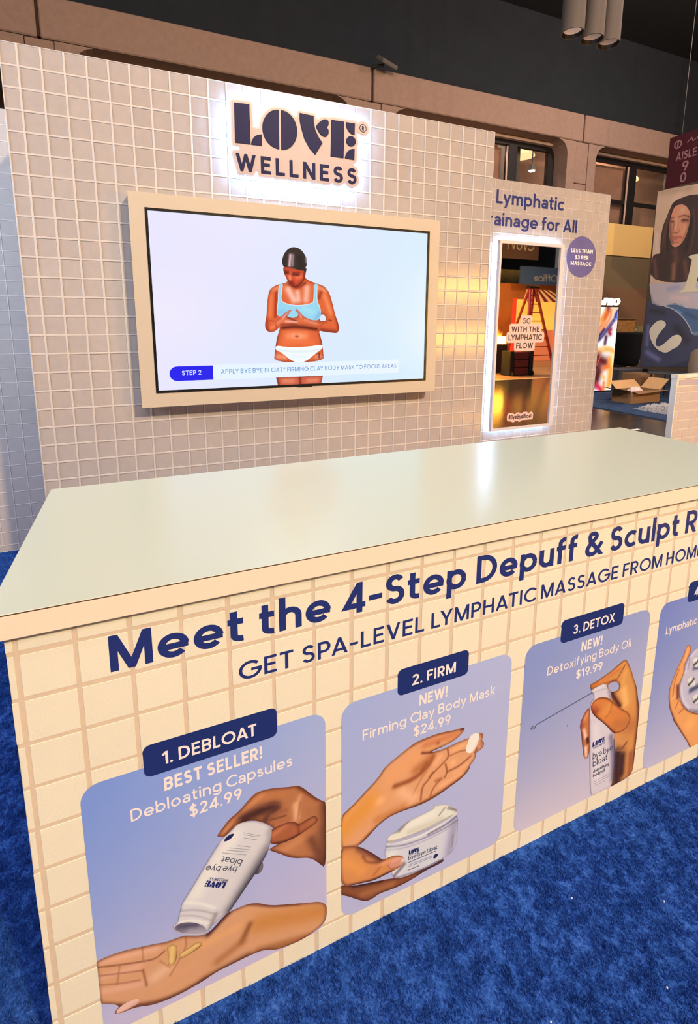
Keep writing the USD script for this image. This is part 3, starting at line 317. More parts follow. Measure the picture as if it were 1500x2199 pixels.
'card4': [["hand",[[1687.4,479.3],[1702.8,470.1],[1708,456.6],[1706.7,440.9],[1696.7,427.6],[1686.4,408.3],[1684.3,396.8],[1688.4,381.4],[1683.5,362.5],[1672.8,345.4],[1671.2,323.4],[1680.9,283.2],[1696.4,257.3],[1724.6,224.8],[1769.5,196.9],[1800.9,184.1],[1927.1,154.6],[1957.1,8.1],[1858.9,35.5],[1814.7,47.5],[1772.3,54.5],[1755.2,85],[1715.1,134.3],[1685.7,174.7],[1661.8,202.1],[1652.2,226.2],[1633.4,257.5],[1623.4,293.6],[1619.2,319.5],[1622.6,346.7],[1633.1,371.7],[1642.6,395],[1654.9,417.5],[1669.7,441.3],[1678.4,468.8]],[224,152,86],1,[[[[1648.6,231.7],[1682.4,178],[1718.5,131],[1771.8,56.9]],5.5,[126,66,34],0.8],[[[1620.6,319],[1629.1,275.4],[1652.2,226.2]],4,[150,85,45],0.7],[[[1689.5,467.7],[1683.4,425.3]],7.4,[238,168,124],0.7],[[[1706.9,454.9],[1691.4,410.9]],3.5,[205,120,75],0.7],[[[1676.5,387],[1657.8,337.8]],5.9,[228,152,98],0.7],[[[1658.6,396.3],[1643.1,360.6],[1642.2,301.9]],2.2,[150,80,40],0.8],[[[1661,334.7],[1669.2,287]],6.2,[104,52,38],0.9],[[[1753.3,159.5]],29.7,[240,172,92],0.7],[[[1676.9,274.1],[1664.8,249.1]],2.5,[150,80,42],0.8],[[[1706.3,233.1],[1688.3,224.4]],3,[150,80,42],0.8],[[[1696.8,255.1],[1738.2,211.7],[1795.1,183.9]],3.5,[160,92,50],0.7],[[[1638.3,292.9],[1653.7,298.2]],5,[240,175,120],0.6]],None],["massager",[[1739.4,452],[1721.2,444.9],[1704.6,429.4],[1692.2,406.6],[1688.4,381.4],[1677.1,352.2],[1674.1,322.5],[1683,286.6],[1699.4,256.3],[1727.1,226.1],[1769.1,199.2],[1816.4,179.9],[1876.9,175.9],[1906,227.7],[1898.3,295.3],[1861.2,374.4],[1812,430],[1770.9,449.4]],[190,178,188],1,[[[[1734.3,449.4],[1700.7,420.4],[1693.2,377.9]],6.5,[218,206,206],0.8],[[[1678.3,329.3],[1693.3,275],[1735.8,225.3]],6,[212,204,212],0.7],[[[1706.5,418.7],[1704,387]],5.5,[150,138,150],0.7],[[[1734.5,295.1],[1776.5,298.7]],11,[60,66,92],0.9],[[[1736.4,377.4],[1765.5,373]],8,[70,76,100],0.85],[[[1737.8,214],[1818.4,184.6]],7.5,[110,104,120],0.7]],None],["roller",[[1755.7,319.8],[1755.5,312.3],[1752.1,306.9],[1745.8,304.2],[1737.7,304.7],[1728.7,308.2],[1720.2,314.3],[1713.2,322.1],[1708.7,330.5],[1707.3,338.5],[1709.1,345],[1713.9,349.1],[1721.1,350.3],[1729.7,348.4],[1738.6,343.6],[1746.6,336.6],[1752.5,328.3]],[216,209,206],1,[[[[1717.3,320.3],[1734.2,327.5],[1743.6,338.1]],6,[62,58,44],0.95],[[[1728.8,334.3]],4.5,[235,230,225],0.9],[[[1740.8,306.7]],5,[150,142,150],0.6]],None],["roller",[[1769.5,390.4],[1769.4,383],[1765.9,377.5],[1759.7,374.8],[1751.6,375.1],[1742.6,378.5],[1734.1,384.3],[1727.1,391.9],[1722.6,400.2],[1721.1,408.1],[1722.9,414.5],[1727.8,418.6],[1734.9,419.9],[1743.6,418.2],[1752.5,413.6],[1760.4,406.8],[1766.4,398.7]],[216,209,206],1,[[[[1731.2,390.2],[1748.1,397.6],[1757.4,408.2]],5.9,[62,58,44],0.95],[[[1742.6,404.3]],4.4,[235,230,225],0.9],[[[1754.7,377.1]],4.9,[150,142,150],0.6]],None],["roller",[[1798.5,240.8],[1798.4,232.9],[1794.7,227.2],[1788.2,224.5],[1779.5,225.1],[1770,229],[1760.9,235.6],[1753.5,244],[1748.7,253],[1747.1,261.5],[1749,268.3],[1754.1,272.5],[1761.8,273.6],[1770.9,271.5],[1780.3,266.2],[1788.8,258.7],[1795.2,249.8]],[216,209,206],1,[[[[1758.3,242.2],[1775.7,249.3],[1785.2,260]],6.1,[62,58,44],0.95],[[[1770,256.4]],4.6,[235,230,225],0.9],[[[1782.6,227.8]],5.1,[150,142,150],0.6]],None],["roller",[[1847.4,310.7],[1847.3,303.1],[1843.8,297.5],[1837.3,294.8],[1828.8,295.3],[1819.4,298.9],[1810.4,305.1],[1803.1,313.1],[1798.3,321.8],[1796.8,329.9],[1798.6,336.6],[1803.6,340.7],[1811.1,341.9],[1820.1,340],[1829.4,335.1],[1837.8,327.9],[1844.1,319.4]],[216,209,206],1,[[[[1807.4,311.2],[1825,318.6],[1834.7,329.4]],6.2,[62,58,44],0.95],[[[1819.2,325.6]],4.6,[235,230,225],0.9],[[[1832.1,297.3]],5.1,[150,142,150],0.6]],None]],
'tv': [["figure",[[852.8,1731.6],[837,1723.6],[805.8,1717.7],[774.7,1704.5],[753.9,1686.8],[745.6,1662.1],[739.7,1627.6],[736,1583.3],[730.6,1533.7],[722.8,1506.3],[724.1,1478.9],[740.6,1461.3],[763.8,1458.7],[787.4,1471.2],[806.1,1489.9],[803.2,1473.7],[789.2,1433.3],[780.5,1392.8],[774.3,1352.1],[766.7,1293.3],[1062.6,1290.4],[1057.2,1346.5],[1053.6,1389],[1041,1436.5],[1030,1469],[1066.4,1460],[1117.5,1454.5],[1146.1,1452.8],[1156.5,1478.2],[1149.1,1515.2],[1134.8,1546.7],[1123.5,1588.4],[1109.5,1640.1],[1095.6,1680.9],[1076.2,1706],[1051.3,1720.5],[1013,1729.4],[980.5,1740.9],[956.4,1752.5],[948.6,1777.1],[858.8,1773.6]],[222,98,52],1,[[[[857.2,1689.7],[887.9,1635.6]],19.9,[255,205,190],0.85],[[[963.8,1702.7],[957.6,1637]],18.8,[255,198,180],0.8],[[[909.8,1676.1],[914.6,1636.1]],15.7,[255,215,200],0.7],[[[769.3,1692.1],[815.8,1703.3]],15.7,[255,160,120],0.6],[[[1018.3,1714.4],[1073.3,1690.6]],15.7,[255,170,130],0.6],[[[758.1,1652.6],[750.6,1553.7]],13.6,[255,130,70],0.7],[[[789.4,1673],[781.3,1544]],8.4,[150,40,22],0.75],[[[1034.2,1648.8],[1045.5,1679.7]],10.5,[140,40,25],0.7],[[[1067.6,1659.7],[1106.4,1567.4]],14.6,[255,150,100],0.65],[[[1140.5,1546.8],[1151.9,1472.9]],9.4,[165,48,30],0.7],[[[734.3,1518.8],[738.2,1468.9]],10.5,[165,48,30],0.6],[[[821.8,1484.8],[907,1491.4],[1016.2,1475.8]],10.5,[90,22,16],0.95],[[[1049.6,1473.2],[1128.9,1462.4]],12.5,[130,36,24],0.6],[[[852.6,1437.9],[949.6,1437.2]],26.1,[255,150,100],0.75],[[[884.7,1440.2],[922.4,1437.4]],17.8,[255,170,130],0.6],[[[901,1447.8],[900.6,1427.3]],5.2,[245,120,80],0.5],[[[894.3,1437.6],[907.8,1436.5]],4.2,[120,36,26],0.9],[[[830.7,1402.3],[993.3,1400.3]],20.9,[250,120,70],0.5],[[[789.3,1438.4],[782,1392.7]],8.4,[150,45,30],0.6],[[[1041,1441.8],[1051.9,1394.3]],8.4,[150,45,30],0.6],[[[857.8,1721.9],[904.8,1696],[953.3,1727.5]],8.4,[130,34,24],0.8],[[[852.7,1726.6],[836.9,1718.7]],5.2,[240,150,115],0.7],[[[759.2,1483.9],[790.8,1504]],10.5,[255,140,90],0.6],[[[742.2,1523.8],[770.4,1521.4]],4.2,[190,70,40],0.8],[[[1095,1526.6],[1106.3,1524.5]],4.2,[80,20,20],0.8],[[[786.8,1326.2],[829.1,1320]],15.7,[255,175,150],0.6],[[[1014.8,1315.6],[1048.6,1320.1]],13.6,[240,160,140],0.6],[[[1020.6,1342],[1034.6,1341.7],[1031.6,1315.2]],4.2,[90,30,25],0.9]],[[1047.4,1560.5],[1064.2,1556.5],[1075.3,1541],[1076.9,1522.8],[1050,1520.1],[1036.1,1526.3],[1041.8,1546]]],["face",[[831.5,1810.5],[830.6,1792],[835.4,1772.6],[847.9,1748.6],[858,1729.3],[878.6,1707.7],[894.3,1699.7],[910.3,1705.1],[931.9,1722.8],[950.9,1744.9],[957.2,1775],[959.6,1798.5],[943.6,1804.2],[911.8,1805.3],[885.6,1809],[859.5,1812.8]],[205,72,42],1,[[[[858.8,1773.6],[866.1,1744.3]],11.2,[255,130,90],0.7],[[[905.8,1755.7],[932.4,1761.6]],12.2,[255,120,80],0.7],[[[840.7,1780.2],[858.8,1776]],6.1,[70,18,16],0.9],[[[884.9,1772.2],[916.6,1770.9]],6.1,[70,18,16],0.9],[[[835.7,1789.8],[861.6,1786]],3.6,[100,25,20],0.8],[[[885.1,1782],[924.7,1783.6]],3.6,[100,25,20],0.8],[[[858.1,1736.7],[884.3,1735.1]],5.1,[120,30,24],0.8],[[[865.8,1727.1],[889.4,1722.9]],5.6,[140,20,24],0.9],[[[857.7,1714.4],[904.9,1701],[948.1,1737.3]],9.2,[110,30,22],0.8],[[[951.4,1782.2],[948.2,1747.3]],8.2,[120,34,24],0.7],[[[870,1759.3],[867.6,1741.9]],5.1,[255,160,120],0.7]],None],["hair",[[832.4,1805.7],[824.7,1833],[830.6,1867.2],[850.7,1897.3],[879.5,1914.9],[908.3,1915.1],[934.4,1903],[954.2,1878.7],[966.7,1854.7],[964.2,1822.5],[954.4,1807.2],[964,1806.6],[959.5,1787.5],[951.3,1779.7],[948.9,1794.5],[930.2,1794.7],[906.4,1799.1],[880.3,1806.9],[854.3,1810.6]],[38,30,32],1,[[[[872,1871.8],[865.9,1817.9]],8.6,[236,196,196],0.95],[[[886.6,1872.6],[883.1,1818.7]],8.1,[170,140,150],0.8],[[[960.4,1861.8],[962.8,1837.2]],5.1,[190,190,205],0.7],[[[923.3,1864.8],[933.1,1811.2]],13.2,[16,12,14],0.6]],None],["bra",[[805.9,1720.2],[829.3,1725.8],[820.4,1673.8],[815.4,1634.1],[834.9,1618.6],[876.9,1608.8],[919.5,1608],[962.7,1612.7],[990,1621.4],[1001.1,1630.2],[1002.6,1678.5],[1005.8,1726.7],[1028.3,1727.4],[1023.5,1679.1],[1024.2,1630.7],[1039.4,1602.7],[1047.5,1566.7],[1036,1525.2],[994.5,1526.1],[961.7,1530],[902.3,1533.7],[854.4,1537],[812.5,1545.2],[791.8,1548.1],[789.6,1588.9],[797.6,1626.3],[798.6,1668.3]],[150,212,236],1,[[[[829.3,1725.8],[820.4,1673.8],[815.4,1634.1],[834.9,1618.6],[876.9,1608.8],[919.5,1608],[962.7,1612.7],[990,1621.4],[1001.1,1630.2],[1002.6,1678.5],[1005.8,1726.7]],3.6,[245,238,245],0.95],[[[805.9,1720.2],[798.6,1668.3],[796.6,1626.3],[789.6,1588.9],[791.8,1549.1]],3.6,[245,238,245],0.9],[[[1028.3,1727.4],[1023.5,1679.1],[1024.2,1630.7],[1039.4,1602.7],[1047.5,1566.7]],3.6,[245,238,245],0.9],[[[1016.7,1535.5],[1039.1,1566.7]],12.5,[120,180,225],0.7],[[[833.9,1564.5],[802.6,1569.2]],15.6,[120,190,225],0.5],[[[940.7,1586],[995,1571.3]],15.6,[170,228,242],0.6]],None],["briefs",[[780.4,1388.7],[830.2,1379.3],[905.2,1376],[987.5,1380.5],[1053.6,1390.1],[1054.5,1365.2],[1015,1342.1],[947.8,1289.8],[879.5,1291.2],[808.5,1351.4],[777.2,1362.2]],[240,246,248],1,[[[[782.4,1364.7],[829.8,1357.2],[904.8,1349.5],[1003.9,1353.9],[1051.7,1363.6]],5.3,[215,232,240],0.8],[[[877.4,1324.1],[948.2,1322.5]],13.8,[225,238,244],0.6]],None],["hand",[[772.8,1511.4],[791.3,1529.1],[817.8,1549.3],[844.5,1572.2],[865.8,1583],[873.8,1584.1],[869.9,1572.4],[854.7,1554.7],[846.6,1544.5],[854.5,1542],[881,1537.2],[902.4,1542.4],[913.4,1555.2],[902.9,1570.3],[893.4,1579.3],[897.8,1590.5],[919,1573],[940.2,1547.8],[972.7,1531.1],[1033.2,1517.4],[1072.3,1515],[1032.9,1478.4],[961.3,1496.6],[907.1,1498.1],[875,1501.6],[853.6,1493.9],[822,1493.9],[806.1,1488.9],[784.9,1473.8]],[226,108,66],1,[[[[822.9,1539.3],[865.7,1577.4]],7.3,[250,175,185],0.9],[[[903,1580.4],[929.4,1545.1]],7.3,[250,170,175],0.85],[[[838.2,1519.2],[902,1514.4]],5.2,[255,190,180],0.85],[[[846.6,1544.5],[875.5,1527],[902.1,1522]],3.1,[110,40,45],0.9],[[[950.8,1529.9],[1016.5,1509.6]],8.3,[255,170,140],0.6],[[[811.6,1501.5],[901.8,1501.6]],5.2,[150,50,36],0.7],[[[785.7,1509],[817.4,1529.2]],9.4,[255,150,110],0.6]],None],["legs",[[776.9,1213.8],[1054.7,1210.6],[1041.8,1158.1],[788.5,1160.1]],[208,92,62],0,[[[[916.5,1212.6],[917.3,1159.4]],7.6,[120,36,28],0.9],[[[826.5,1189.9],[869.6,1188.1]],18.4,[240,150,120],0.6],[[[968.7,1183.9],[1013.6,1187.4]],18.4,[240,150,120],0.6],[[[784.3,1212.5],[793.9,1165.1]],7.6,[140,46,36],0.7]],None]],
'poster': [["backdrop",[[-7283,4450],[-7281,3852],[-7245,2399],[-5299,2366],[-5542,4327]],[118,104,92],0,[[[[-6693,4371],[-6916,4096]],66.3,[138,112,104],0.6],[[[-7193,4398],[-6555,4340]],77.4,[96,86,74],0.6],[[[-7202,3497],[-7163,3146]],44.2,[140,118,114],0.6]],None],["hair",[[-5562,3740],[-5891,4057],[-6209,4152],[-6364,4171],[-6538,4199],[-6693,4179],[-6829,4154],[-6916,4096],[-6952,3993],[-6998,3868],[-7024,3784],[-7058,3700],[-7075,3635],[-7083,3546],[-7095,3435],[-7094,3366],[-7085,3217],[-7065,3065],[-7128,3066],[-7192,3069],[-7262,3007],[-7248,2400],[-5299,2366]],[38,32,33],1,[[[[-6961,3862],[-7026,3582],[-7030,3187]],18.3,[66,44,38],0.7],[[[-6909,4039],[-6982,3732],[-6987,3351],[-6954,3063]],13.7,[58,42,38],0.7],[[[-6865,4063],[-6928,3789],[-6951,3458],[-6911,3115]],20.6,[24,22,26],0.7],[[[-6438,3913],[-6355,3580],[-6377,3210],[-6396,2996]],16,[60,48,44],0.6],[[[-6337,3977],[-6222,3558],[-6237,3137]],13.7,[52,44,42],0.6],[[[-6446,3702],[-6458,3329],[-6494,3062]],34.3,[24,22,26],0.7],[[[-6719,2800],[-6707,2494]],52.6,[84,60,48],0.85],[[[-6729,3092],[-6681,2886]],68.6,[64,46,40],0.7],[[[-7197,2942],[-7109,2560]],41.2,[74,50,42],0.6],[[[-6491,2843],[-6403,2482]],45.7,[70,50,42],0.6]],None],["face",[[-6860,4018],[-6770,4049],[-6653,4031],[-6553,3947],[-6489,3828],[-6474,3708],[-6486,3570],[-6505,3444],[-6546,3309],[-6614,3210],[-6712,3151],[-6811,3190],[-6876,3335],[-6923,3510],[-6934,3679],[-6910,3841]],[122,86,71],1,[[[[-6920,3765],[-6896,3506],[-6821,3271]],45.4,[70,47,41],0.8],[[[-6662,3914]],63.6,[154,110,89],0.75],[[[-6552,3560],[-6596,3448]],34.1,[148,104,86],0.6],[[[-6509,3767],[-6495,3550],[-6586,3260]],34.1,[92,62,52],0.7],[[[-6727,3784],[-6649,3804],[-6568,3789],[-6492,3745]],12.5,[46,33,31],0.92],[[[-6899,3795],[-6834,3792]],10.2,[50,36,33],0.85],[[[-6627,3713],[-6534,3691]],29.5,[66,46,41],0.75],[[[-6665,3696],[-6615,3709],[-6545,3690],[-6506,3665]],10.2,[34,26,26],0.95],[[[-6590,3687]],11.4,[30,24,24],0.95],[[[-6624,3689]],6.8,[120,100,92],0.8],[[[-6651,3669],[-6574,3648],[-6518,3651]],9.1,[72,50,44],0.8],[[[-6887,3724],[-6825,3721]],10.2,[38,28,28],0.92],[[[-6870,3701],[-6822,3693]],15.9,[70,48,42],0.7],[[[-6771,3761],[-6770,3651],[-6784,3543]],12.5,[160,116,96],0.75],[[[-6818,3659],[-6829,3528]],11.4,[70,46,41],0.8],[[[-6828,3489],[-6796,3470],[-6725,3462]],10.2,[60,38,34],0.85],[[[-6772,3514]],13.6,[150,104,88],0.6],[[[-6698,3529],[-6690,3462]],13.6,[96,66,56],0.7],[[[-6798,3382],[-6727,3380],[-6619,3351]],14.8,[98,50,49],0.92],[[[-6812,3354],[-6722,3337],[-6605,3329]],5.7,[56,30,31],0.95],[[[-6778,3312],[-6648,3297]],15.9,[118,66,62],0.9],[[[-6772,3265],[-6665,3250]],11.4,[70,48,42],0.7],[[[-6719,3207]],18.2,[140,98,82],0.5]],None],["cloth",[[-7256,2412],[-5529,2381],[-5455,1775],[-6336,1833],[-6889,1868],[-7145,1962],[-7204,2184]],[106,104,112],0,[[[[-6776,2269],[-6582,2299]],63.5,[84,88,112],0.7],[[[-6360,2040],[-6687,2074]],63.5,[122,112,112],0.6],[[[-7191,2151],[-7136,1984],[-6987,1914]],27.5,[74,76,92],0.8]],None],["sea",[[-7195,2030],[-7135,1973],[-7011,1920],[-6892,1898],[-6739,1949],[-6585,1955],[-6452,1919],[-6340,1864],[-6087,1838],[-5457,1794],[-5318,656],[-7270,499],[-7277,1294],[-7257,1988]],[36,40,56],0,[[[[-7129,847],[-6849,707]],64.9,[66,70,104],0.85],[[[-6501,1416],[-6257,1159]],97.4,[28,30,36],0.8],[[[-7172,1453],[-7160,1015]],43.3,[62,66,100],0.8],[[[-7164,1809],[-6853,1759]],54.1,[30,33,38],0.8]],None],["wave",[[-6893,1902],[-6739,1943],[-6585,1951],[-6451,1915],[-6339,1860],[-6086,1832],[-5455,1775],[-5398,1314],[-6011,1259],[-6144,1266],[-6227,1440],[-6363,1616],[-6494,1732],[-6660,1841]],[42,60,86],1,[[[[-6892,1900],[-6738,1941],[-6585,1949],[-6451,1913],[-6339,1858],[-6086,1830]],10.4,[128,130,142],0.95],[[[-6869,1898],[-6660,1841],[-6494,1732],[-6363,1616],[-6227,1440],[-6144,1266]],16.6,[132,134,146],0.9],[[[-6324,1730],[-6105,1625]],41.4,[34,46,66],0.8],[[[-6545,1796],[-6452,1742]],26.9,[62,92,118],0.8],[[[-6117,1298],[-5968,1321]],31.1,[84,92,110],0.6]],None],["big_letter",[[-6427,2923],[-6336,2956],[-6220,2958],[-6014,2965],[-6002,2906],[-6108,2866],[-6194,2314],[-6175,2247],[-6037,2271],[-5858,2355],[-5825,2511],[-5793,2497],[-5796,2182],[-6529,2184],[-6516,2220],[-6432,2240],[-6367,2556],[-6335,2853],[-6383,2886]],[134,120,106],0,[],None],["big_letter",[[-6892,1597],[-6809,1575],[-6745,1511],[-6760,1446],[-6832,1369],[-6930,1213],[-6957,1080],[-6930,1003],[-6847,996],[-6772,1043],[-6669,1145],[-6569,1245],[-6463,1279],[-6384,1249],[-6354,1176],[-6375,1081],[-6452,992],[-6536,956],[-6617,887],[-6705,860],[-6812,887],[-6924,948],[-7047,1087],[-7118,1242],[-7137,1353],[-7088,1454],[-6993,1554]],[132,122,114],1,[],None]],
'lightbox': [["screen",[[9191,1858],[9729,1866],[9793,110],[9213,24]],[255,252,250],0,[[[[9456,1840],[9466,1765]],81,[120,34,18],0.95],[[[9404,1710],[9322,1580]],92.7,[238,112,28],0.95],[[[9453,1689],[9355,1494],[9240,1385]],67.9,[200,70,22],0.9],[[[9289,1602],[9320,1537]],52.2,[255,150,50],0.8],[[[9650,1821],[9590,1690],[9474,1516],[9315,1331],[9231,1271]],100.6,[255,196,152],0.95],[[[9600,1734],[9484,1559]],52.2,[255,222,190],0.7],[[[9546,1798],[9555,1668],[9445,1505],[9263,1320]],31.3,[236,120,70],0.8],[[[9245,1157],[9449,1352],[9651,1576]],48.3,[34,26,92],0.98],[[[9224,1211],[9384,1385]],31.3,[34,26,92],0.95],[[[9299,1211],[9624,1549]],7.8,[170,150,205],0.9],[[[9712,1702],[9721,1637]],60.1,[62,104,214],0.95],[[[9732,1790],[9673,1647]],27.4,[40,36,120],0.9],[[[9583,1384],[9528,1330],[9580,1286]],52.2,[150,24,50],0.95],[[[9465,1220],[9445,1077]],48.3,[66,28,62],0.95],[[[9693,1494],[9722,1384]],60.1,[255,205,195],0.7],[[[9216,894],[9391,957],[9623,953],[9723,895]],67.9,[255,170,84],0.95],[[[9226,938],[9405,968]],40.5,[255,214,140],0.8],[[[9260,783],[9376,702],[9519,665]],121.5,[86,22,26],0.98],[[[9249,617],[9342,480],[9284,325]],121.5,[86,22,26],0.98],[[[9230,394],[9223,193]],100.6,[60,16,26],0.9],[[[9652,717],[9697,490],[9677,150]],100.6,[255,156,58],0.95],[[[9716,828],[9730,602]],44.4,[255,226,160],0.85],[[[9473,543],[9593,573]],60.1,[240,110,40],0.9],[[[9438,387],[9500,316]],44.4,[255,176,90],0.9],[[[9347,814],[9265,616]],15.7,[236,104,60],0.85],[[[9303,167],[9455,57]],67.9,[200,36,66],0.95],[[[9513,214],[9519,43]],44.4,[255,120,50],0.9],[[[9675,47],[9798,75]],52.2,[255,240,235],0.95],[[[9330,703],[9296,481]],10.4,[120,60,60],0.8]],None]],
'logo': [["L",[[602,2597.6],[677.6,2601.9],[678.1,2413.9],[601.6,2412.3]],0],["L",[[737.4,2415],[682.6,2413.9],[683.3,2421.5],[685.1,2428.9],[688,2436],[691.8,2442.7],[696.5,2448.9],[702.1,2454.4],[708.4,2459],[715.3,2462.8],[722.7,2465.7],[730.4,2467.5],[738.2,2468.2]],0],["O",[[830.2,2599.4],[818.4,2598],[806.7,2594.9],[795.6,2590.2],[785,2584],[775.4,2576.3],[766.7,2567.3],[759.3,2557.2],[753.1,2546.2],[748.3,2534.4],[745,2522.1],[743.3,2509.5],[743.2,2496.8],[744.7,2484.2],[747.7,2472],[752.3,2460.4],[758.3,2449.6],[765.7,2439.8],[774.2,2431.2],[783.9,2423.9],[794.4,2418.2],[805.7,2414],[817.4,2411.5],[829.4,2410.8]],0],["O",[[843.9,2599.7],[855.4,2599.2],[866.7,2597],[877.6,2593.1],[887.8,2587.5],[897.3,2580.4],[905.8,2571.8],[913.1,2562],[919.1,2551],[923.7,2539.2],[926.8,2526.6],[928.3,2513.7],[928.2,2500.5],[926.4,2487.4],[923.1,2474.7],[918.3,2462.5],[912,2451.1],[904.4,2440.7],[895.7,2431.6],[885.9,2423.8],[875.4,2417.6],[864.3,2413.1],[852.8,2410.3],[841.2,2409.2]],0],["V",[[943.7,2602],[1020.2,2598.7],[1021.3,2569.1],[1028.7,2532.8],[1044.8,2501.8],[1069.6,2470.4],[1029.6,2407.1],[995.8,2437.6],[968.3,2480.9],[951.6,2534.4],[943.9,2570.2]],0],["V",[[1032.5,2553.3],[1061.1,2581.1],[1079.1,2591.2],[1097,2592.6],[1107.1,2581.5],[1105.5,2563.7],[1093.9,2551.4],[1105.4,2543.5],[1106.8,2524.8],[1096.5,2507.6],[1080.6,2503.5],[1060.6,2512.1],[1045,2532]],1],["E",[[1123.8,2594.6],[1197,2595.8],[1193.3,2410.9],[1117.9,2410.2]],0],["E",[[1260.5,2595.4],[1208.1,2595.5],[1208.4,2587.5],[1209.6,2579.6],[1211.9,2572.1],[1215.2,2564.9],[1219.5,2558.4],[1224.5,2552.7],[1230.3,2547.8],[1236.7,2543.8],[1243.7,2540.9],[1251,2539.1],[1258.5,2538.5]],0],["E",[[1266.2,2503.2],[1265.4,2497.2],[1263.2,2491.5],[1259.7,2486.4],[1255,2482.2],[1249.3,2479.2],[1243.1,2477.4],[1236.7,2476.9],[1230.3,2477.9],[1224.4,2480.2],[1219.2,2483.7],[1215,2488.3],[1212.1,2493.6],[1210.7,2499.4],[1210.7,2505.3],[1212.1,2511.2],[1215,2516.6],[1219.1,2521.2],[1224.3,2524.9],[1230.2,2527.4],[1236.5,2528.5],[1243,2528.3],[1249.2,2526.7],[1254.8,2523.8],[1259.5,2519.8],[1263.1,2514.8],[1265.4,2509.2]],0],["E",[[1257.5,2408.8],[1203.1,2410.2],[1203.8,2418.1],[1205.7,2425.9],[1208.5,2433.3],[1212.4,2440.3],[1217.2,2446.6],[1222.8,2452.1],[1229.1,2456.8],[1236,2460.5],[1243.3,2463.2],[1251,2464.8],[1258.8,2465.2]],0]],
}
# ------------------------------------------------------------------ materials
def paint_mat(name, emit=0.0, rough=.4, spec=.4):
    n = {'a': ('attribute', {'attribute': 'paint'}), 'p': ('principled_bsdf', {'roughness': rough, 'specular_ior_level': spec})}
    l = [('a.color', 'p.base_color')]
    if emit: n['p'][1]['base_color'] = (.01, .01, .01); n['p'][1]['emission_strength'] = emit; l = [('a.color', 'p.emission_color')]
    return usdkit.material(stage, f'/World/Looks/{name}', n, l, surface='p.BSDF')
def albedo(c):  # sRGB 0-255 for a colour seen as c under the warm lamp
    a = np.clip(lin(c)/KEYC, .003, .9); return np.where(a <= .0031308, a*12.92, 1.055*a**(1/2.4)-.055)*255
M = {}
M['wall_tile'] = mat('wall_tile', (185, 179, 177), .13, noise=(26, .05), bump=(60, .00005), vary=.035, spec=.5)
M['wall_grout'] = mat('wall_grout', (212, 206, 202), .35)
M['panel_side'] = mat('panel_side', (182, 184, 196), .5)
M['counter_tile'] = mat('counter_tile', (238, 241, 222), .42, vary=.012, bump=(300, .0003))
M['counter_grout'] = mat('counter_grout', (220, 208, 186), .55, noise=(60, .05))
M['laminate'] = mat('laminate', (212, 226, 212), .21, bump=(300, .00002), spec=.6)
M['edge_band'] = mat('edge_band', (243, 235, 214), .35, bump=(500, .0002))
M['seam'] = mat('seam_brown', (92, 62, 38), .6)
M['navy'] = mat('navy_vinyl', (38, 54, 126), .35)
M['navy_sign'] = mat('navy_acrylic', (22, 27, 84), .45, noise=(9, .15), spec=.15)
M['white_acrylic'] = mat('white_acrylic', (200, 194, 212), .3)
M['white_vinyl'] = mat('white_vinyl', (250, 246, 246), .4)
M['tab'] = mat('tab_navy', (34, 52, 122), .35)
M['print'] = paint_mat('printed_picture'); M['screen'] = paint_mat('screen_picture', 1.0, .25); M['lightbox'] = paint_mat('lightbox_picture', 1.12)
M['poster'] = paint_mat('poster_print', 0, .5)
M['frame_white'] = mat('frame_white', (206, 197, 180), .45, bump=(300, .0003))
M['bezel'] = mat('bezel_black', (16, 15, 17), .3)
M['halo'] = mat('led_white', (255, 255, 255), .5, emit=((150, 205, 255), 54.0))
M['halo_m'] = mat('led_mirror', (255, 255, 255), .5, emit=((176, 216, 255), 40.0))
M['mirror'] = mat('mirror_glass', (238, 236, 232), .015, metal=1)
M['mirror_frame'] = mat('mirror_frame', (226, 226, 232), .28)
M['black'] = mat('black_plastic', (22, 22, 23), .5)
M['blackfab'] = mat('black_fabric', (26, 27, 27), .9)
M['concrete'] = mat('precast_concrete', (168, 142, 128), .85, noise=(7, .10), bump=(60, .004))
M['joint'] = mat('joint_dark', (72, 50, 38), .9)
M['winframe'] = mat('window_frame_black', (28, 26, 27), .5)
M['alu'] = mat('aluminium_edge', (226, 200, 186), .4)
M['ceil'] = mat('ceiling_dark', (38, 46, 55), .95, noise=(1.5, .15))
M['floor'] = mat('polished_concrete', (62, 57, 53), .17, noise=(2.2, .22), spec=.6, bump=(9, .0006))
M['brownwall'] = mat('brown_partition', (150, 104, 74), .8, noise=(3, .12))
M['grey'] = mat('grey_metal', (120, 116, 112), .5)
M['lampcyl'] = mat('lamp_cylinder', (98, 90, 84), .7)
M['card'] = mat('cardboard', (146, 112, 78), .85, noise=(20, .06))
M['cardin'] = mat('cardboard_inside', (206, 168, 118), .85, noise=(20, .05))
def pane_mat(name, tint=(1, 1, 1), ior=.06):
    return usdkit.material(stage, f'/World/Looks/{name}', {'t': ('transparent_bsdf', {'color': tint}), 'g': ('glossy_bsdf', {'roughness': .02, 'color': (.9, .9, .9)}), 'm': ('mix_closure', {'fac': ior})},
        [('t.BSDF', 'm.closure1'), ('g.BSDF', 'm.closure2')], surface='m.closure')
M['pane'] = pane_mat('window_glass'); M['film'] = usdkit.material(stage, '/World/Looks/clear_film', {'p': ('principled_bsdf', {'base_color': (.8, .82, .84), 'roughness': .12, 'alpha': .34, 'specular_ior_level': .9})}, surface='p.BSDF')

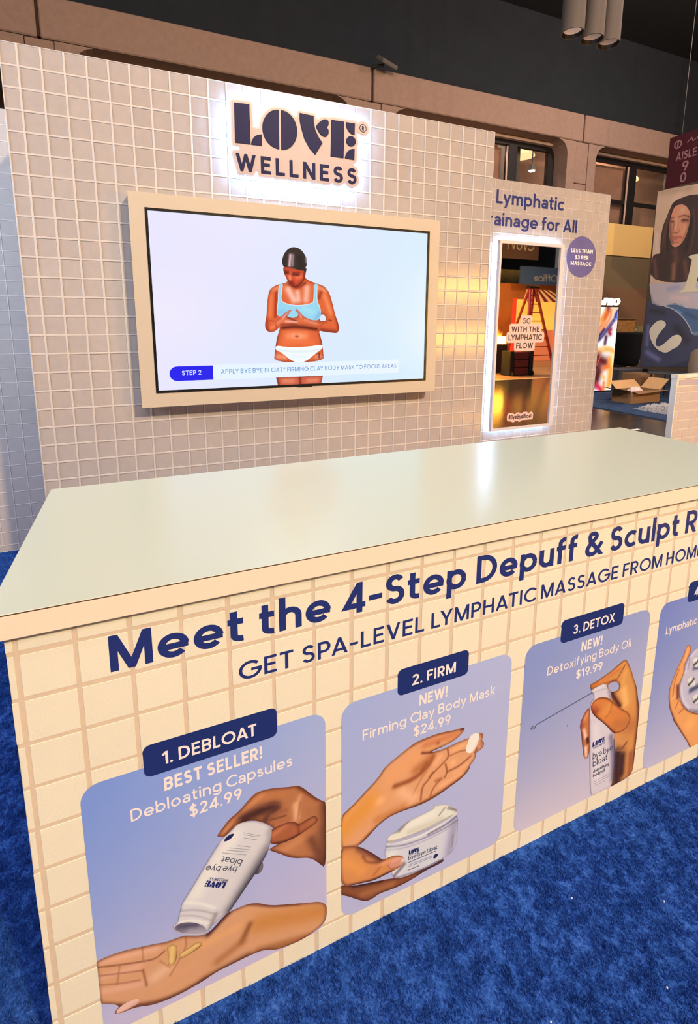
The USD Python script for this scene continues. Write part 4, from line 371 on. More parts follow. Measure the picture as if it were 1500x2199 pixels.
# ------------------------------------------------------------------ the hall
obj('floor', bx(-22, 32, -26, 16, -.25, -.012), M['floor'], label='dark polished concrete hall floor', kind='structure')
obj('ceiling', bx(-22, 32, -26, 16, 11.0, 11.2), M['ceil'], label='black hall ceiling', kind='structure')
wb = thing('wall_back', 'brown precast concrete hall wall with black framed windows', kind='structure')
obj('upper_wall', bx(-22, 32, 12.7, 12.9, 8.2, 11.0), M['ceil'], wb)
JX = [-16.5, -8.98, -1.45, 6.12, 13.62, 21.13, 28.6]
for a, b in zip(JX[:-1], JX[1:]):
    obj('concrete_panel', bx(a+.03, b-.03, 12.0, 12.65, 7.26, 8.07, .025), M['concrete'], wb)
obj('joint_backing', bx(-16.5, 28.6, 12.06, 12.64, 7.3, 8.05), M['joint'], wb)
for j in JX[1:-1]:
    # column: two flared blocks beside the joint, with narrow shadow gaps
    pl = Polygon([(-1.0, 7.245), (-.86, 7.20), (-.74, 7.12), (-.66, 7.0), (-.62, 6.85), (-.62, 0), (-.275, 0), (-.275, 7.245)])
    for sgn in (-1, 1):
        g = affinity.translate(affinity.scale(pl, sgn, 1, origin=(0, 0)), j, 0)
        obj('concrete_column', ext(g, front(12.6), 0, .575), M['concrete'], wb)
    for z0, z1 in ((0, 5.99), (6.01, 7.245)):
        obj('concrete_column', bx(j-.262, j+.262, 12.035, 12.55, z0, z1, .012), M['concrete'], wb)
    obj('joint_backing', bx(j-.29, j+.29, 12.08, 12.6, 0, 7.24), M['joint'], wb)
for k, (j0, j1) in enumerate(zip(JX[2:5], JX[3:6])):
    w = thing(f'window_{k+1}', None, kind='structure')
    a, b = j0+.62, j1-.62; zt = 7.16
    obj('window_frame', cat(bx(a, b, 12.58, 12.72, zt-.14, zt), bx(a, a+.26, 12.58, 12.72, 2.6, zt-.14), bx(b-.26, b, 12.58, 12.72, 2.6, zt-.14), bx(a, b, 12.58, 12.72, 2.5, 2.7)), M['winframe'], w)
    obj('window_head', bx(a, b, 12.45, 12.58, zt+.0, zt+.08), M['alu'], w)
    mul = [a+2.0, {0: a+4.1, 1: 11.25, 2: 16.6}[k]]
    if k == 1: mul = [8.9, 11.25]
    if k == 2: mul = [16.62, 18.7]
    for x in mul:
        obj('mullion', bx(x-.15, x+.17, 12.52, 12.74, 2.7, zt-.14), M['winframe'], w)
        obj('mullion_edge', bx(x-.20, x-.15, 12.57, 12.60, 2.7, zt-.17), M['alu'], w)
    if k == 2: obj('transom', bx(a+.26, b-.26, 12.6, 12.72, 5.72, 5.84), M['winframe'], w)
    xs = [a+.26]+mul+[b-.26]
    for x0, x1 in zip(xs[:-1], xs[1:]): obj('pane', bx(x0+.02, x1-.02, 12.64, 12.655, 2.7, zt-.14), M['pane'], w)
room = mat('back_room_wall', (160, 126, 100), .8, noise=(1.3, .2)); grey_room = mat('back_room_pier', (96, 92, 84), .8)
obj('ceiling', bx(-3, 24, 12.9, 15.2, 8.76, 8.9), room, label='ceiling of the room behind the windows', kind='structure')
obj('wall_inner', bx(-3, 24, 15.2, 15.4, 0, 9), room, label='brown wall of the room behind the windows', kind='structure')
obj('trim_1', bx(11.25, 11.86, 12.9, 13.3, 0, 9), grey_room, label='grey pier behind the window pane', kind='structure')
blind = mat('brown_blind', (166, 128, 104), .8, noise=(2.5, .16))
for nm, x0, x1, lab in (('roller_blind', 7.4, 11.05, 'brown blind behind the window pane left of the dome lamp'), ('roller_blind', 14.3, 16.83, 'brown blind behind the left pane of the window beside the red banner')):
    tag(obj(nm, bx(x0, x1, 12.85, 12.87, 2.7, 7.0), blind), lab, 'blind')
dome_glow = mat('dome_lamp_shade', (255, 236, 190), .5, emit=((255, 226, 160), 1.1))
for x, z, lab in ((12.80, 7.36, 'warm dome lamp behind the window above the mirror wall'), (17.98, 7.10, 'warm dome lamp behind the window beside the red banner')):
    t = thing('dome_lamp', lab, 'lamp', (x, 13.9, z), 'dome lamps behind the hall windows')
    obj('shade', lathe([(.0, .15), (.15, .135), (.3, .07), (.40, -.03), (.43, -.11), (.36, -.13), (.0, -.14)]), dome_glow, t, smooth=40)
    obj('stem', cyl((0, 0, .18), (0, 0, 8.758-z), .02, 8), M['black'], t)
spot_glow = mat('bright_spot_disc', (255, 250, 240), .5, emit=((255, 246, 230), 5.0))  # small glowing discs for the bright spots at the window
for x, z, r, lab in ((12.644, 6.605, .11, 'small bright white spot under the dome lamp behind the window'), (13.37, 6.54, .07, 'faint small spot right of the bright white spot behind the window')):
    t = thing('ceiling_spot', lab, 'lamp', (x, 13.2, z))
    obj('lens', lathe([(0, 0), (r, 0), (r*.9, -.04), (0, -.06)], 20), spot_glow, t); obj('can', lathe([(r*1.15, -.01), (r*1.15, .16), (0, .17)], 20), M['grey'], t); obj('stem', cyl((0, 0, .16), (0, 0, 8.758-z), .015, 8), M['black'], t)
# flood light on top of the concrete
t = thing('floodlight', 'grey floodlight perched on the concrete edge above the logo wall', 'lamp', (6.2, 11.86, 8.03))
hb = bx(-.27, .27, -.05, .05, -.16, .16, .02); hb.apply_transform(trimesh.transformations.euler_matrix(-.95, .05, .35)); hb.apply_translation((.2, -.12, .09)); obj('housing', hb, M['grey'], t)
obj('bracket', cat(cyl((-.12, .1, .03), (.16, -.02, .07), .035, 8), cyl((-.12, .1, .03), (-.12, .12, -.02), .04, 8)), M['black'], t)
# three ceiling cylinders
for i, (x, lab) in enumerate(((6.65, 'leftmost of the three hanging cylinder downlights'), (7.07, 'middle of the three hanging cylinder downlights'), (7.43, 'rightmost of the three hanging cylinder downlights'))):
    t = thing('cylinder_light', lab, 'lamp', (x, 5.74, 6.0), 'cylinder downlights under the black ceiling')
    r = .172
    obj('housing', lathe([(r-.012, .05), (r-.01, 0), (r+.004, 0), (r, .03), (r, .60), (r-.05, .66), (0, .68)], 32), M['lampcyl'], t, smooth=35)
    obj('baffle', lathe([(r-.012, .0), (r-.03, .05), (r-.04, .06)], 32), M['black'], t)
    obj('lens', lathe([(0, .075), (r-.06, .07), (r-.035, .055), (r-.035, .06)], 32), mat(f'cylinder_lens_{i}', (210, 190, 178), .4, emit=((230, 190, 170), (.22, .06, .03)[i])), t, smooth=60)
    obj('hanger', cyl((0, 0, .66), (0, 0, 4.99), .012, 6), M['black'], t)
for x, y, z, s, lab in ((4.0, 7.5, 9.6, .16, 'small pale fitting under the ceiling left of the cylinder lights'), (17.5, 10.5, 8.75, .22, 'small pale fitting under the ceiling right of the cylinder lights')):
    t = thing('ceiling_fitting', lab, 'fitting', (x, y, z)); obj('housing', lathe([(0, -.05), (s*.6, -.05), (s*.6, .03), (s*.2, .08), (0, .09)], 12), M['grey'], t); obj('rod', cyl((0, 0, .05), (0, 0, 11-z-.02), .012, 6), M['black'], t)

# ------------------------------------------------------------------ tiles
def tile_mesh(fr, u0, u1, v0, v1, w0, d, c=.0012):
    c = min(c, d*.55)
    P = [(u0, v0, w0), (u1, v0, w0), (u1, v1, w0), (u0, v1, w0), (u0, v0, w0+d-c), (u1, v0, w0+d-c), (u1, v1, w0+d-c), (u0, v1, w0+d-c), (u0+c, v0+c, w0+d), (u1-c, v0+c, w0+d), (u1-c, v1-c, w0+d), (u0+c, v1-c, w0+d)]
    F = [(8, 9, 10), (8, 10, 11)]
    for a in range(4):
        b = (a+1) % 4; F += [(a, b, 4+b), (a, 4+b, 4+a), (4+a, 4+b, 8+b), (4+a, 8+b, 8+a)]
    return trimesh.Trimesh(fr(np.array(P)), F, process=False)
def tiled_face(parent, fr, u0, u1, v0, v1, g0, h0, s, gw, d, mt, cap, near, wob=.0006, holes=(), w0=0.0):
    """tiles with pitch s; the joints cross at (g0, h0). The cap tiles nearest to near are parts, the rest one part."""
    us = sorted({u0, u1} | {g0+i*s for i in range(-60, 60) if u0+.004 < g0+i*s < u1-.004}); vs = sorted({v0, v1} | {h0+i*s for i in range(-60, 60) if v0+.004 < h0+i*s < v1-.004})
    T = []
    for a, b in zip(us[:-1], us[1:]):
        for c, e in zip(vs[:-1], vs[1:]):
            r = rng.uniform(-wob, wob, 4); q = (a+(gw/2 if a > u0 else 0)+r[0], b-(gw/2 if b < u1 else 0)+r[1], c+(gw/2 if c > v0 else 0)+r[2], e-(gw/2 if e < v1 else 0)+r[3])
            if q[1]-q[0] < .003 or q[3]-q[2] < .003: continue
            if any(h[0] < q[0] and q[1] < h[1] and h[2] < q[2] and q[3] < h[3] for h in holes): continue
            T.append((math.hypot((q[0]+q[1])/2-near[0], (q[2]+q[3])/2-near[1]), q))
    T.sort(key=lambda t: t[0])
    for _, q in T[:cap]: obj('tile', tile_mesh(fr, *q, w0, d), mt, parent)
    if T[cap:]: obj('tile_field', cat(*[tile_mesh(fr, *q, w0, d) for _, q in T[cap:]]), mt, parent, kind='stuff')
    return us, vs
def grout_ridges(parent, fr, us, vs, u0, u1, v0, v1, gw, d, mt, edge=True):
    ms = []
    for u in us: 
        a, b = max(u0, u-gw/2), min(u1, u+gw/2); ms.append(tile_mesh(fr, a, b, v0, v1, 0, d, .0016))
    for v in vs:
        a, b = max(v0, v-gw/2), min(v1, v+gw/2); ms.append(tile_mesh(fr, u0, u1, a, b, 0, d-.0002, .0016))
    obj('grout', cat(*ms), mt, parent, kind='stuff')

YW = 1.889; S = .0903
WL, WR, WT = -.3943, 2.2642, 2.715
bw = thing('booth_wall', 'pale tiled display wall carrying the lit logo and the screen', 'wall')
fw_ = front(YW)
obj('panel', bx(WL, WR, YW, 2.80, 0, WT-.001), M['panel_side'], bw)
us, vs = tiled_face(bw, fw_, WL, WR, 0, WT, -.3272, 2.6228, S, .0096, .0022, M['wall_tile'], 299, (.9, 1.95), holes=[(.09, 1.80, 1.09, 2.11)])
grout_ridges(bw, fw_, us, vs, WL, WR, 0, WT, .0096, .0048, M['wall_grout'])
obj('panel_seam', bx(.9345, .9358, YW-.0049, YW-.002, 0, WT-.002), mat('seam_grey', (150, 140, 138), .6), bw)
YP = 2.84; PT = 2.752
bl = thing('booth_wall', 'greyish blue lit tiled wall strip at the left edge, set back behind the logo wall', 'wall')
obj('panel', bx(-3.2, -.398, YP, YP+.06, 0, PT-.001), M['panel_side'], bl)
us, vs = tiled_face(bl, front(YP), -3.2, -.398, 0, PT, -.652, .045, S, .0065, .0022, M['wall_tile'], 110, (-.62, 1.4))
grout_ridges(bl, front(YP), us, vs, -3.2, -.398, 0, PT, .0065, .0042, M['wall_grout'])
bp = thing('booth_wall', 'tiled wall with the tall lit mirror and the lymphatic drainage lettering', 'wall')
PR = 4.425
obj('panel', bx(2.27, PR, YP, YP+.06, 0, PT-.001), M['panel_side'], bp)
us, vs = tiled_face(bp, front(YP), 2.27, PR, 0, PT, 3.30, 2.668, S, .0062, .0022, M['wall_tile'], 299, (3.9, 1.5), holes=[(3.12, 3.79, .55, 2.2)])
grout_ridges(bp, front(YP), us, vs, 2.27, PR, 0, PT, .0062, .0042, M['wall_grout'])
fp = front(YP)
cw = text_width('Drainage for All', .155, .11); sc = (4.012-3.036)/(cw-text_width('Dr', .155, .11)-.11)
x0 = 4.012-cw*sc
obj('lettering', ext(text_fit('Drainage for All', x0, 4.012, 2.366, .112, .155, .11), fp, .0043, .0012), M['navy'], bp, label='navy wall lettering, lower line')
obj('lettering', ext(text_fit('Lymphatic', 3.05, 3.832, 2.553, .114, .155, .11), fp, .0043, .0012), M['navy'], bp, label='navy wall lettering, upper line')

# ------------------------------------------------------------------ logo
lg = thing('logo_sign', 'backlit white logo sign with navy letters above the screen', 'sign')
yl = YW-.052; fl = front(yl)
L = []
for n, p, s in P['logo']:
    q = usdz(p); q = chaikin(q, 2) if s else q; L.append((n, Polygon(q).buffer(0)))
well, W = text_shape('WELLNESS', .17, .30)
tx0, tx1 = .602, 1.272
wells = []
x = 0
for ch in 'WELLNESS':
    g, w_ = glyph(ch, .17); wells.append((ch, affinity.translate(affinity.scale(affinity.translate(g, x, 0), (tx1-tx0)/W, .083, origin=(0, 0)), tx0, 2.2805))); x += w_+.30
reg_ring = Point(1.311, 2.580).buffer(.021, 24).difference(Point(1.311, 2.580).buffer(.0175, 24))
reg_r = affinity.translate(affinity.scale(glyph('R', .17)[0], .021, .022, origin=(0, 0)), 1.304, 2.569)
allg = unary_union([g for _, g in L+wells]+[Point(1.311, 2.58).buffer(.021)])
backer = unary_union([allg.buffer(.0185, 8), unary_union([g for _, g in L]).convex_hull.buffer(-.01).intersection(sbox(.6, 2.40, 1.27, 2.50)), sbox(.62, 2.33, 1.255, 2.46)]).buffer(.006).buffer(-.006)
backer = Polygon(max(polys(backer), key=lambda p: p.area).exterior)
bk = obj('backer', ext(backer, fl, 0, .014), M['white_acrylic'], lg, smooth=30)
obj('face_plate', ext(backer.buffer(-.0075), fl, .014, .0012), mat('sign_face_toned', (196, 182, 186), .4), lg)  # warmer inner layer leaves a paler rim, imitating edge-lit acrylic by colour
for n, g in L: obj('letter', ext(g, fl, .014, .006), M['navy_sign'], lg)
for n, g in wells: obj('letter', ext(g, fl, .014, .005), M['navy_sign'], lg)
obj('trademark_ring', ext(reg_ring, fl, .014, .002), M['navy_sign'], lg); obj('trademark_letter', ext(reg_r, fl, .014, .002), M['navy_sign'], lg)
strip = backer.buffer(-.012).difference(backer.buffer(-.030))
obj('light_strip', ext(strip, front(YW-.0215), 0, .010), M['halo'], lg, label='white light strip behind the sign')
obj('standoff', cat(*[cyl((px_, YW-.0046, pz), (px_, yl, pz), .008, 8) for px_, pz in ((.66, 2.5), (.95, 2.44), (1.2, 2.5), (.7, 2.32), (1.2, 2.32))]), M['frame_white'], lg)

# ------------------------------------------------------------------ screen
tv = thing('television', 'wide wall screen in a deep cream surround, showing a woman in a blue top', 'screen')
yt = YW-.10
X0, X1, Z0, Z1 = .0807, 1.8122, 1.0826, 2.124; bx0, bx1, bz0 = .1521, 1.7409, 1.1546; bz1 = bz0+1.5888*.5668
ring = sbox(X0, Z0, X1, Z1).difference(sbox(bx0, bz0, bx1, bz1))
obj('surround', ext(ring, front(YW), .0046, .0954), M['frame_white'], tv)
b = .0125; ring = sbox(bx0, bz0, bx1, bz1).difference(sbox(bx0+b, bz0+b, bx1-b, bz1-b))
obj('bezel', ext(ring, front(YW), .02, .083), M['bezel'], tv)
obj('badge', bx(.90, .985, yt-.004, yt, bz0-.004, bz0+.011, .001), M['bezel'], tv)
sc_ = obj('screen_panel', bx(bx0+.004, bx1-.004, YW-.096, YW-.02, bz0+.004, bz1-.004), M['bezel'], tv)
fs = front(YW-.0962); lit = sbox(bx0+b, bz0+b, bx1-b, bz1-b)
def sky_bg(V):
    u = (V[:, 0]-bx0)/(bx1-bx0); v = (V[:, 1]-bz0)/(bz1-bz0)
    a = np.array([228, 226, 250.]); c = np.array([206, 232, 248.]); d = np.array([238, 230, 246.])
    col = a+(c-a)*np.clip(u*1.2-.1+(.35-v)*.35, 0, 1)[:, None]
    w = np.exp(-((u-.05)/.16)**2-((v-.45)/.2)**2)[:, None]; return col*(1-w*.6)+d*w*.6
m, c = painted(lit, fs, 0, sky_bg, [], .02, as_glow); scr = obj('screen', m, M['screen'], tv, paint=c, label='glowing screen picture')
for i, (n, p, c, s, bl_, h) in enumerate(P['tv']):
    q = usdz(p); q = chaikin(q, 2) if s else q; pg = Polygon(q).buffer(0)
    if h: pg = pg.difference(Polygon(chaikin(usdz(h), 2)))
    m, col = painted(pg, fs, .0006+.0002*i, c, [(usdz(a), r/1000., cc, al) for a, r, cc, al in bl_], .0042, as_glow, clip=lit, rim=(pg.boundary, .011, .26) if n in ('figure', 'face', 'hand', 'legs') else None)
    obj(n, m, M['screen'], scr, paint=col)
def flat(name, g, fr, w, col, mt, parent, conv, step=.05):
    m, c = painted(g, fr, w, col, [], step, conv); return obj(name, m, mt, parent, paint=c)
flat('caption_band', sbox(.435, 1.211, 1.545, 1.291), fs, .0045, (226, 240, 252), M['screen'], scr, as_glow)
flat('caption_tab', rrect(.221, .438, 1.213, 1.288, .0375, (1, 0, 0, 1)), fs, .0048, (22, 20, 232), M['screen'], scr, as_glow)
def letters(name, s, x0, x1, z, cap, w, fr, d, col, mt, parent, conv, gap=.12):
    V, F = [], []; o = 0
    for p in polys(text_fit(s, x0, x1, z, cap, w, gap)):
        v, f = trimesh.creation.triangulate_polygon(p, engine='earcut'); V.append(v); F.append(np.array(f)+o); o += len(v)
    V = np.vstack(V); F = np.vstack(F); a = V[F]; ar = (a[:, 1, 0]-a[:, 0, 0])*(a[:, 2, 1]-a[:, 0, 1])-(a[:, 2, 0]-a[:, 0, 0])*(a[:, 1, 1]-a[:, 0, 1])
    F = np.where(ar[:, None] < 0, F[:, ::-1], F)
    return obj(name, (fr(V, d), F), mt, parent, paint=conv(np.repeat([np.array(col, float)], len(V), 0)))
letters('caption_text', 'STEP 2', .281, .378, 1.242, .024, .17, fs, .0051, (206, 216, 255), M['screen'], scr, as_glow)
letters('caption_text', 'APPLY BYE BYE BLOAT® FIRMING CLAY BODY MASK TO FOCUS AREAS', .479, 1.531, 1.2425, .0235, .115, fs, .0051, (70, 132, 200), M['screen'], scr, as_glow, .17)

# ------------------------------------------------------------------ mirror
mr = thing('mirror', 'tall white framed mirror with a white light halo', 'mirror')
ym = 2.775; mk = (ym+.904)/(2.80+.904); mX = lambda x: .0966+(x-.0966)*mk; mZ = lambda z: 1.5146+(z-1.5146)*mk
mx0, mx1, mz0, mz1 = mX(3.100), mX(3.800), mZ(.528), mZ(2.225)
fr_o = sbox(mx0-.022, mz0-.022, mx1+.03, mz1+.015); fr_i = sbox(mx0, mz0, mx1-.012, mz1-.012)
obj('frame', ext(fr_o.difference(fr_i), front(ym+.022), 0, .034), M['mirror_frame'], mr)
obj('glass', bx(mx0-.001, mx1-.011, ym, ym+.006, mz0-.001, mz1-.011), M['mirror'], mr)
obj('backing', ext(fr_o.buffer(-.06), front(YP), .0045, .038), M['frame_white'], mr)
obj('light_strip', ext(fr_o.buffer(-.012).difference(fr_o.buffer(-.034)), front(YP-.014), 0, .010), M['halo_m'], mr, label='white light strip behind the mirror')
fm = front(ym)
dk = mat('decal_brown', (84, 58, 62), .5); dw = mat('decal_white', (236, 208, 202), .5)
rows = [('GO', 3.388, 3.483, 1.508, .052), ('WITH THE', 3.266, 3.600, 1.432, .052), ('LYMPHATIC', 3.236, 3.634, 1.356, .052), ('FLOW', 3.331, 3.532, 1.279, .052)]
g = [text_fit(t_, mX(a), mX(b_), mZ(z), c_, .17, .14) for t_, a, b_, z, c_ in rows]
back_ = unary_union([q.envelope.buffer(.024, 6) for q in g])
dc = obj('decal', ext(back_, fm, .0004, .0006), dw, mr); obj('lettering', ext(unary_union(g), fm, .0012, .0005), dk, dc)
g = text_fit('#ByeByeBloat', mX(3.290), mX(3.572), mZ(.604), .042, .2, .10)
dc = obj('decal', ext(g.buffer(.019).buffer(.004).buffer(-.004), fm, .0004, .0006), dw, mr); obj('lettering', ext(g, fm, .0012, .0005), dk, dc)

st = thing('round_sticker', 'round lilac wall sticker with white words beside the mirror', 'sticker')
fk = front(YP-.0044)
obj('disc', ext(Point(4.1, 2.15).buffer(.191, 40), fk, 0, .0012), mat('sticker_lilac', (112, 108, 168), .22, noise=(6, .12)), st)
for t_, a, b_, z in (('LESS THAN', 3.961, 4.243, 2.187), ('$3 PER', 4.016, 4.192, 2.127), ('MASSAGE', 3.966, 4.234, 2.070)):
    obj('lettering', ext(text_fit(t_, a, b_, z, .036, .21, .12), fk, .0012, .0006), M['white_vinyl'], st)

# ------------------------------------------------------------------ counter
ct = thing('counter', 'long white counter with tiled graphic front and pale worktop', 'counter')
H = 1.04; XS, XE, CW, TH = -.1677, 2.1203, .6845, .0448
obj('worktop', bx(XS, XE, .0012, CW, H-TH, H, .0012), M['laminate'], ct)
obj('edge_band', bx(XS-.0002, XE, -.0002, .0012, H-TH, H-.0022, .0004), M['edge_band'], ct)
obj('seam_line', bx(XS-.0002, XE, .0, .0013, H-.0022, H-.0006), M['seam'], ct)
BX0, BX1, YB = XS+.020, XE-.02, .0215
body = obj('body', bx(BX0, BX1, YB, CW-.02, 0, H-TH), M['counter_grout'], ct)
fb = front(YB)
tiled_face(ct, fb, BX0, BX1, 0.0, H-TH, -.1336, .9549, .0889, .0088, .0008, M['counter_tile'], 298, (.5, .5), wob=.0009)
fc = front(YB-.0009)
sx = (1.601-.0075)/(text_width('Meet the 4-Step Depuff & Sculpt R', .172, .11)-.64)
fullw = text_width('Meet the 4-Step Depuff & Sculpt Routine', .172, .11)
obj('lettering', ext(text_fit('Meet the 4-Step Depuff & Sculpt Routine', .0075, .0075+fullw*sx, .878, .0725, .172, .11), fc, 0, .0003), M['navy'], ct, label='large navy heading')
s2 = 'GET SPA-LEVEL LYMPHATIC MASSAGE FROM HOME'
sx = (1.530-.239)/(text_width('GET SPA-LEVEL LYMPHATIC MASSAGE FROM H', .145, .15)-.70)
obj('lettering', ext(text_fit(s2, .239, .239+text_width(s2, .145, .15)*sx, .7885, .0405, .145, .15), fc, 0, .0003), M['navy'], ct, label='smaller navy heading')
fd = front(YB-.0011)
def grad(top, bot, corner):
    def f(V):
        v = np.clip((V[:, 1]-.06)/.6, 0, 1)[:, None]; u = np.clip((V[:, 0]-V[:, 0].min())/.488, 0, 1)[:, None]
        col = np.array(bot, float)*(1-v)+np.array(top, float)*v; k = np.clip(v*(1-u)*1.1, 0, 1); return col*(1-k)+np.array(corner, float)*k
    return f
CARDS = [(-.062, '1. DEBLOAT', (.085, .271), (.050, .315), [('BEST SELLER!', .084, .281, .5905, .030, .19), ('Debloating Capsules', .020, .347, .5465, .0275, .13), ('$24.99', .128, .235, .509, .027, .15)], 'card1', ((158, 166, 202), (192, 176, 194), (122, 142, 196)), 'open palm with capsules under a tipped white bottle'),
 (.4645, '2. FIRM', (.648, .773), (.609, .811), [('NEW!', .670, .751, .5885, .030, .19), ('Firming Clay Body Mask', .518, .902, .5465, .0275, .13), ('$24.99', .656, .764, .507, .027, .15)], 'card2', ((172, 172, 200), (180, 174, 202), (158, 164, 200)), 'hand with clay on its fingertips above an open jar'),
 (.998, '3. DETOX', (1.166, 1.327), (1.121, 1.364), [('NEW!', 1.204, 1.286, .5875, .030, .19), ('Detoxifying Body Oil', 1.081, 1.411, .5465, .0275, .13), ('$19.99', 1.192, 1.297, .503, .027, .15)], 'card3', ((146, 150, 184), (200, 184, 190), (132, 140, 182)), 'hand pressing a white pump bottle'),
 (1.531, '4.', (1.686, 1.712), (1.656, 1.897), [('Lymphatic', 1.568, 1.716, .5455, .0275, .13)], 'card4', ((148, 152, 186), (186, 176, 192), (116, 126, 178)), 'hand holding a pale roller massager')]
for x0, tab_s, tx, tabx, rows, key, cols, lab in CARDS:
    pg = rrect(x0, x0+.488, .058, .657, .036)
    if key == 'card4': pg = pg.intersection(sbox(0, 0, XE-.07, 1))
    m, c = painted(pg, fd, 0, grad(*cols), [], .02, as_print)
    cd = obj('product_card', m, M['print'], ct, paint=c, label='rounded lilac print panel: '+lab)
    for i, (n, p, c, s, bl_, h) in enumerate(P[key]):
        q = usdz(p); q = chaikin(q, 2) if s else q; g = Polygon(q).buffer(0)
        if h: g = g.difference(Polygon(chaikin(usdz(h), 2)))
        st_ = .0026 if n in ('hand', 'bottle', 'jar', 'thumb', 'fingers', 'clay', 'massager') else .0014
        m, col = painted(g, fd, .00014*(i+1), c, [(usdz(a), r/1000., cc, al) for a, r, cc, al in bl_], st_, as_print, clip=pg, rim=(g.boundary, *((.0052, .42) if n in ('hand', 'thumb', 'fingers') else (.0022, .22))) if n in ('hand', 'thumb', 'fingers', 'bottle', 'jar', 'clay', 'massager', 'capsule', 'roller') else None)
        obj(n, m, M['print'], cd, paint=col)
    top = .00014*(len(P[key])+1)
    for n, p, c, s, bl_, h in P.get(key+'_rule', []): flat(n, Polygon(usdz(p)).buffer(0), fd, top, c, M['print'], cd, as_print)
    for s, o, U, Vv, c, w in P.get(key+'_text', []):
        if s == 'LOVE': g = affinity.translate(unary_union([q for _, q in L]), -.602, -2.412); W_, C_ = .662, .187
        else: g, W_ = text_shape(s, w); C_ = 1.0
        U, Vv, o = np.array(U)/1000, np.array(Vv)/1000, np.array(o)/1000
        g = affinity.affine_transform(g, [U[0]/W_, Vv[0]/C_, U[1]/W_, Vv[1]/C_, o[0], o[1]])
        V2, F2, k = [], [], 0
        for q in polys(g):
            v, f = trimesh.creation.triangulate_polygon(q, engine='earcut'); a = np.array(v)[np.array(f)]
            ar = (a[:, 1, 0]-a[:, 0, 0])*(a[:, 2, 1]-a[:, 0, 1])-(a[:, 2, 0]-a[:, 0, 0])*(a[:, 1, 1]-a[:, 0, 1])
            V2.append(v); F2.append(np.where(ar[:, None] < 0, np.array(f)[:, ::-1], f)+k); k += len(v)
        V2 = np.vstack(V2); obj('label_text', (fd(V2, top+.00012), np.vstack(F2)), M['print'], cd, paint=as_print(np.repeat([np.array(c, float)], len(V2), 0)))
    tb = obj('title_tab', ext(rrect(*tabx, .634, .704, .014), fd, .0002, .0005), M['tab'], cd)
    obj('lettering', ext(text_fit(tab_s, *tx, .6515, .0285, .17, .12), fd, .0007, .0002), M['white_vinyl'], cd)
    for s, a, b_, z, cap, w in rows: obj('lettering', ext(text_fit(s, a, b_, z, cap, w, .13), fd, .0002, .0002), M['white_vinyl'], cd)

# ------------------------------------------------------------------ carpet of the stand
cp = thing('carpet', 'bright blue pile carpet around the counter', 'carpet')
def carpet_mat(name, cols, scale=1.0):
    return usdkit.material(stage, f'/World/Looks/{name}', {'g': ('geometry', {}), 'n': ('noise_texture', {'scale': 150.*scale, 'detail': 5., 'roughness': .75}), 'n2': ('noise_texture', {'scale': 11.*scale, 'detail': 3.}),
      'm': ('mix_float', {'fac': .2}), 'r': ('rgb_ramp', {'ramp': [(.36, tuple(lin(cols[0]))), (.5, tuple(lin(cols[1]))), (.64, tuple(lin(cols[2])))]}), 'p': ('principled_bsdf', {'roughness': .95, 'specular_ior_level': .15})},
      [('g.position', 'n.vector'), ('g.position', 'n2.vector'), ('n.fac', 'm.a'), ('n2.fac', 'm.b'), ('m.result', 'r.fac'), ('r.color', 'p.base_color')], surface='p.BSDF')
blue = carpet_mat('carpet_blue', ((26, 60, 132), (42, 90, 180), (74, 124, 214)))
obj('backing', bx(-4.2, 4.45, -3.0, YP, -.012, -.0015), blue, cp)
def tuft_mesh(seed):
    r = np.random.default_rng(seed); V, F = [], []
    for k in range(18):
        a = r.uniform(0, 2*np.pi); d = np.sqrt(r.uniform(0, 1))*.0105; x, y = d*math.cos(a), d*math.sin(a); h = r.uniform(.004, .0085); b = r.uniform(0, 2*np.pi); w = .0011
        lx, ly = r.normal(0, .003, 2); i = len(V)
        V += [(x-w*math.cos(b), y-w*math.sin(b), -.002), (x+w*math.cos(b), y+w*math.sin(b), -.002), (x+lx, y+ly, h)]; F.append((i, i+1, i+2))
    return trimesh.Trimesh(np.array(V), np.array(F), process=False)
pi = UsdGeom.PointInstancer.Define(stage, f'{pathof(cp)}/pile'); tag(pi.GetPrim(), kind='stuff')
protos = UsdGeom.Scope.Define(stage, f'{pathof(cp)}/pile/kinds')
for k in range(4): usdkit.mesh(stage, f'{pathof(cp)}/pile/kinds/tuft_{k:03d}' if k else f'{pathof(cp)}/pile/kinds/tuft', tuft_mesh(k), blue)
pi.CreatePrototypesRel().SetTargets([Sdf.Path(f'{pathof(cp)}/pile/kinds/tuft'+(f'_{k:03d}' if k else '')) for k in range(4)])
PTS = []
for (a, b_, c, e, dens) in ((-4.2, 4.45, -3.0, YP-.01, 7000),):
    n = int((b_-a)*(e-c)*dens); q = rng.uniform((a, c), (b_, e), (n, 2)); PTS.append(q)
PTS = np.vstack(PTS); keep = ~((PTS[:, 0] > BX0-.003) & (PTS[:, 0] < BX1+.003) & (PTS[:, 1] > YB-.004)); keep &= ~((PTS[:, 0] > WL-.01) & (PTS[:, 0] < WR+.01) & (PTS[:, 1] > YW-.012)); PTS = PTS[keep]
n = len(PTS); ang = rng.uniform(0, 2*np.pi, n); lean = .0
pi.CreatePositionsAttr(Vt.Vec3fArray.FromNumpy(np.c_[PTS, np.zeros(n)].astype(np.float32)))
pi.CreateProtoIndicesAttr(Vt.IntArray.FromNumpy(rng.integers(0, 4, n).astype(np.int32)))
pi.CreateOrientationsAttr(Vt.QuathArray([Gf.Quath(float(math.cos(a/2)), 0., 0., float(math.sin(a/2))) for a in ang]))
